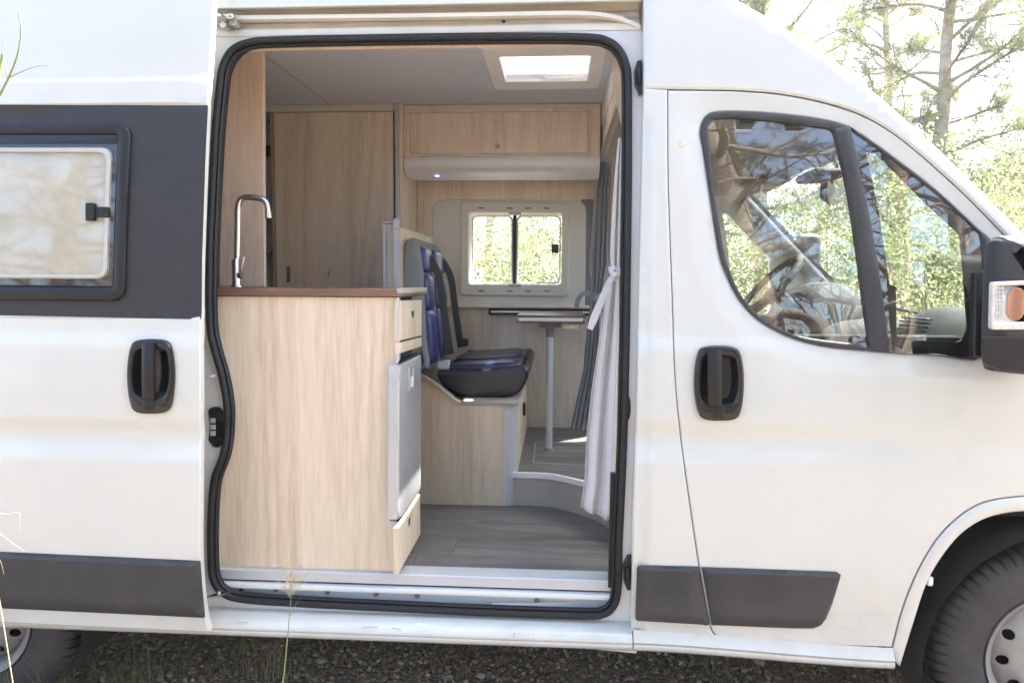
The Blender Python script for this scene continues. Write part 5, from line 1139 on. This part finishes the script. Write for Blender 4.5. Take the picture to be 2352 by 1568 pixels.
# ------------------------------------------------------------------ trees
def needles(C, per, L, w, rng, up=.25):
    n = len(C) * per; c = np.repeat(C, per, 0); d = rng.normal(size=(n, 3)); d[:, 2] += up; d /= np.linalg.norm(d, axis=1)[:, None]
    r_ = np.cross(d, rng.normal(size=(n, 3))); r_ /= np.linalg.norm(r_, axis=1)[:, None] + 1e-9; l = L * rng.uniform(.6, 1.2, n)[:, None]; o = c + rng.normal(scale=L * .25, size=(n, 3))
    V = np.stack([o - r_ * w, o + r_ * w, o + d * l], 1).reshape(-1, 3); return V, np.arange(3 * n).reshape(-1, 3)
def leaves(C, per, rad, s, rng):
    n = len(C) * per; c = np.repeat(C, per, 0); o = c + rng.normal(scale=rad, size=(n, 3)); d = rng.normal(size=(n, 3)); d /= np.linalg.norm(d, axis=1)[:, None]
    r_ = np.cross(d, rng.normal(size=(n, 3))); r_ /= np.linalg.norm(r_, axis=1)[:, None] + 1e-9; l = s * rng.uniform(.6, 1.3, n)[:, None]
    V = np.stack([o, o + d * l * .5 + r_ * l * .28, o + d * l, o + d * l * .5 - r_ * l * .28], 1).reshape(-1, 3); return V, np.arange(4 * n).reshape(-1, 4)
def pine(x, y, h, r, label, seed, lean=(0, 0), z0=1.6, nl=22, reach=1.6, tufts=14, mat=None, bare=0.0, group='pine trees around the van', L=.11, dead=0, spr=5, bark=None, per=26):
    rg = np.random.default_rng(seed); o = thing('pine_tree', (x, y, 0), label, 'pine tree', group)
    n = 14; zs = np.linspace(-.1, h, n); bend = np.cumsum(rg.normal(0, .03 * h / 8, (n, 2)), 0)
    T = [np.array([x + lean[0] * z / h + bend[i, 0], y + lean[1] * z / h + bend[i, 1], z]) for i, z in enumerate(zs)]
    P = crom(T, 5); k = len(P); m = MB(); 
    ring_n = 14; jit = rg.uniform(.9, 1.1, ring_n)
    m.tube(P, r, ring_n, sc=[(1.25 * (1 - i / k) ** .8 + .06) * (1 + (.35 if i < 3 else 0) * (1 - i / 3)) for i in range(k)]); m.build('trunk', bark or M_BARK, o, 80)
    m = MB(); C = []
    for i in range(nl):
        f = (i + rg.random()) / nl; z = z0 + (h - z0) * f; q = P[min(k - 1, int(z / h * (k - 1)))]
        a = i * 2.4 + rg.normal(0, .4); ln = reach * (1 - .55 * f) * rg.uniform(.55, 1.15); up_ = rg.uniform(.0, .45) + .3 * f
        d = np.array([math.cos(a), math.sin(a), up_]); pts = [q]
        for s_ in range(4): d = d + rg.normal(0, .18, 3); pts.append(pts[-1] + d / np.linalg.norm(d) * ln / 4)
        B = crom(pts, 4); rb = r * .32 * (1 - .6 * f) + .006; m.tube(B, rb, 6, up=(0.01, 0, 1), sc=np.linspace(1, .2, len(B)))
        isdead = i < dead
        for s_ in range(spr if not isdead else 9):
            b0 = B[int(rg.uniform(.3, .98) * (len(B) - 1))]; dd = rg.normal(0, .6, 3) + d * .6; dd /= np.linalg.norm(dd); tl = ln * rg.uniform(.18, .42); mid = b0 + dd * tl * .5 + rg.normal(0, .04, 3); e = b0 + dd * tl
            m.tube([b0, mid, e], max(.0035, rb * .3), 4, up=(0.01, 0, 1), sc=[1, .7, .3])
            if isdead:
                for w_ in range(4):
                    ee = mid + rg.normal(0, tl * .3, 3); m.tube([mid, ee], .0025, 3, up=(.01, 0, 1))
            elif rg.random() > bare:
                for w_ in range(max(1, tufts // 5)): C.append(mid + (e - mid) * rg.random() + rg.normal(0, .06, 3)); C.append(b0 + (mid - b0) * rg.random() + rg.normal(0, .08, 3)) 
    m.build('limbs', bark or M_BARK, o, 80)
    V, F = needles(np.array(C), per, L, (.0028 if mat else .0035) * L / .11, rg); fastmesh('crown', V, F, mat or M_NEEDLE, parent=o)
    return o
def bush(x, y, rx, h, label, seed, n=260, per=30, s=.07, dens=2.2, mat=None, cat='bush', name='bush', group='bushes beyond the van', z0=0.0):
    rg = np.random.default_rng(seed); o = thing(name, (x, y, 0), label, cat, group); m = MB()
    for i in range(9):
        a = rg.uniform(0, 2 * math.pi); e = np.array([x + rx * .55 * math.cos(a), y + rx * .55 * math.sin(a), h * rg.uniform(.5, .85)]); b0 = np.array([x + .1 * math.cos(a), y + .1 * math.sin(a), -.05])
        m.tube(crom([b0, b0 * .6 + e * .4 + rg.normal(0, .08, 3), e], 4), .025 * h / 2.5, 5, up=(.01, .02, 1), sc=np.linspace(1, .25, 9))
    m.build('stems', M_BARK, o, 80)
    d = rg.normal(size=(n, 3)); d /= np.linalg.norm(d, axis=1)[:, None]; rr = rg.uniform(.35, 1, (n, 1)) ** .6; lob = 1 + .25 * np.sin(d[:, :1] * 5 + seed) * np.cos(d[:, 1:2] * 4 + seed * 2)
    C = d * rr * lob * np.array([rx, rx, h * .5]) + np.array([x, y, h * .5 + z0]); C = C[C[:, 2] > .05]
    V, F = leaves(C, int(per * dens), .09 * h / 2.5 + .03, s * .62, rg); fastmesh('foliage', V, F, mat or M_LEAFGLARE, parent=o); return o
# beyond the van
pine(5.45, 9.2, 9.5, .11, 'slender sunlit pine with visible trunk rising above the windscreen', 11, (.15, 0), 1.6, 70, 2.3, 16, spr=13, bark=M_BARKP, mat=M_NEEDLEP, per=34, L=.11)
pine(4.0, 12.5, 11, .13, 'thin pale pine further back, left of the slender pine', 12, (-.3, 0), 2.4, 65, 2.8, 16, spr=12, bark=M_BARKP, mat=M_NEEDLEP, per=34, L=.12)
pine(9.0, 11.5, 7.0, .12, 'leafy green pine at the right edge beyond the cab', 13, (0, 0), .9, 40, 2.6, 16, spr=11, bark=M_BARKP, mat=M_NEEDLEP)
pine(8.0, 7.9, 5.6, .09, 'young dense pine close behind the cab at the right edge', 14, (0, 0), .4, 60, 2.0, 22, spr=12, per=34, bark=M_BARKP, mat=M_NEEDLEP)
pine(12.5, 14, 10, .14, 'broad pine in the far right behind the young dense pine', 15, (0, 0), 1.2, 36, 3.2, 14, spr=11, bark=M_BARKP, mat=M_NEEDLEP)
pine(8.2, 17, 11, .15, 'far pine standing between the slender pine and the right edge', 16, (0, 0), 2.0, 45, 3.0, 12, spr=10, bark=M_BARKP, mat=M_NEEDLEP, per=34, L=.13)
bush(-.2, 5.4, 1.5, 2.3, 'green bush straight behind the rear cabin window', 21, 300, 30, .06)
bush(-2.6, 6.3, 1.6, 2.6, 'large bush behind the sliding door side of the van', 22, 260, 28, .08)
bush(1.8, 6.2, 1.7, 2.7, 'bush seen through the far cab window behind the steering wheel', 23, 320, 30, .065)
bush(3.7, 5.2, 1.5, 2.6, 'pale green bush seen through the windscreen', 24, 320, 30, .07)
bush(6.0, 7.4, 2.0, 3.3, 'tall light green bush beyond the bonnet', 25, 380, 30, .075)
bush(4.3, 9.0, 1.8, 3.4, 'broad bush behind the pale green windscreen bush', 26, 320, 28, .08)
bush(8.6, 10.6, 2.5, 4.6, 'big yellow green bush at the right edge of the view', 27, 420, 30, .08)
bush(.6, 9.5, 2.2, 3.2, 'wide bush at the back, behind the rear window bush', 28, 300, 28, .09)
bush(-4.0, 10, 2.4, 3.6, 'wide bush at the back on the rear side of the van', 29, 280, 28, .1)
bush(12.5, 9.0, 2.2, 4.2, 'tall bush far out to the right of the bonnet', 30, 360, 28, .09)
for k, (x, h) in enumerate(((-14, 7), (-8, 8), (-2, 7), (16, 7), (21, 9))):
    pine(x, 19 + 2 * (k % 2), h, .14, ['far pine in the wood, first behind the rear of the van', 'far pine in the wood behind the rear doors', 'far pine in the wood hidden behind the living space', 'far pine in the wood to the right of the broad pine', 'last far pine in the wood at the right'][k], 40 + k, (0, 0), 1.0, 26, 2.6, 10, bark=M_BARKP, mat=M_NEEDLEP)
# on the camera's side, mirrored in the panes
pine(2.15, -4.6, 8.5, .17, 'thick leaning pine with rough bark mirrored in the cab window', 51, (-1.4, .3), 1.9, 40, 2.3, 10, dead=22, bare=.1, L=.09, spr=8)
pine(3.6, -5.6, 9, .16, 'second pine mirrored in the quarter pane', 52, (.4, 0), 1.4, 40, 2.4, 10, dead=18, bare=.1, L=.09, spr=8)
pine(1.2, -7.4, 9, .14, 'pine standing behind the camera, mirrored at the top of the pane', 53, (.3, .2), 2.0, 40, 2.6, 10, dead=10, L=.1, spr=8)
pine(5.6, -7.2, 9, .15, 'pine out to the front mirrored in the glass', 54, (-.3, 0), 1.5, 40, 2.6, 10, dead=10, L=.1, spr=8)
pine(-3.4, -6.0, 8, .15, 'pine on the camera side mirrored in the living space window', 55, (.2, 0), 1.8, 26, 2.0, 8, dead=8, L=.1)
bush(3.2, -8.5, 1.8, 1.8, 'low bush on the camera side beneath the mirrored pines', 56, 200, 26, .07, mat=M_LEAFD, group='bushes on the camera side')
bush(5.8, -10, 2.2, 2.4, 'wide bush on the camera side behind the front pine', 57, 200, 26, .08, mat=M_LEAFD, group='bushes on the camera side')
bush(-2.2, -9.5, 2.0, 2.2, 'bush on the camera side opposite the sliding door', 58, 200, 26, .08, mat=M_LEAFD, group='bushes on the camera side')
pine(.3, -5.4, 8.5, .12, 'slim pine right behind the photographer, mirrored left in the cab pane', 60, (.5, 0), 1.6, 40, 2.2, 10, group='pine trees around the van', dead=14, L=.1, spr=8)
pine(3.0, -9.0, 10, .16, 'tall pine further back on the camera side between two others', 61, (-.4, 0), 1.2, 40, 3.0, 12, L=.12, spr=9)
pine(-5.2, -6.2, 8.5, .16, 'pine mirrored in the left part of the living space window', 62, (.3, 0), 1.2, 40, 2.4, 10, dead=16, L=.1, spr=8)
pine(-7.0, -7.6, 9, .15, 'pine furthest to the rear on the camera side', 63, (.3, 0), 1.0, 36, 2.6, 10, dead=8, L=.1, spr=8)
bush(-5.6, -8.6, 2.2, 2.4, 'bush under the pines on the camera side, furthest to the rear', 64, 200, 26, .08, mat=M_LEAFD, group='bushes on the camera side')

# ------------------------------------------------------------------ thin volume added to stand in for veiling lens glare
hz = MB().box(-420, 420, -420, 420, -1.0, 14.0, 0).build('glare_veil', [], None)
mh, t, b = newmat('glare_air'); t.nodes.remove(b); pv = nd(t, 'ShaderNodeVolumePrincipled'); pv.inputs['Color'].default_value = (.97, .97, .95, 1); pv.inputs['Density'].default_value = .0014; pv.inputs['Anisotropy'].default_value = .5
t.links.new(pv.outputs[0], t.nodes['Material Output'].inputs['Volume']); hz.data.materials.append(mh); tag(hz, 'thin pale volume added to wash out the trees like lens glare', None, None, 'stuff')
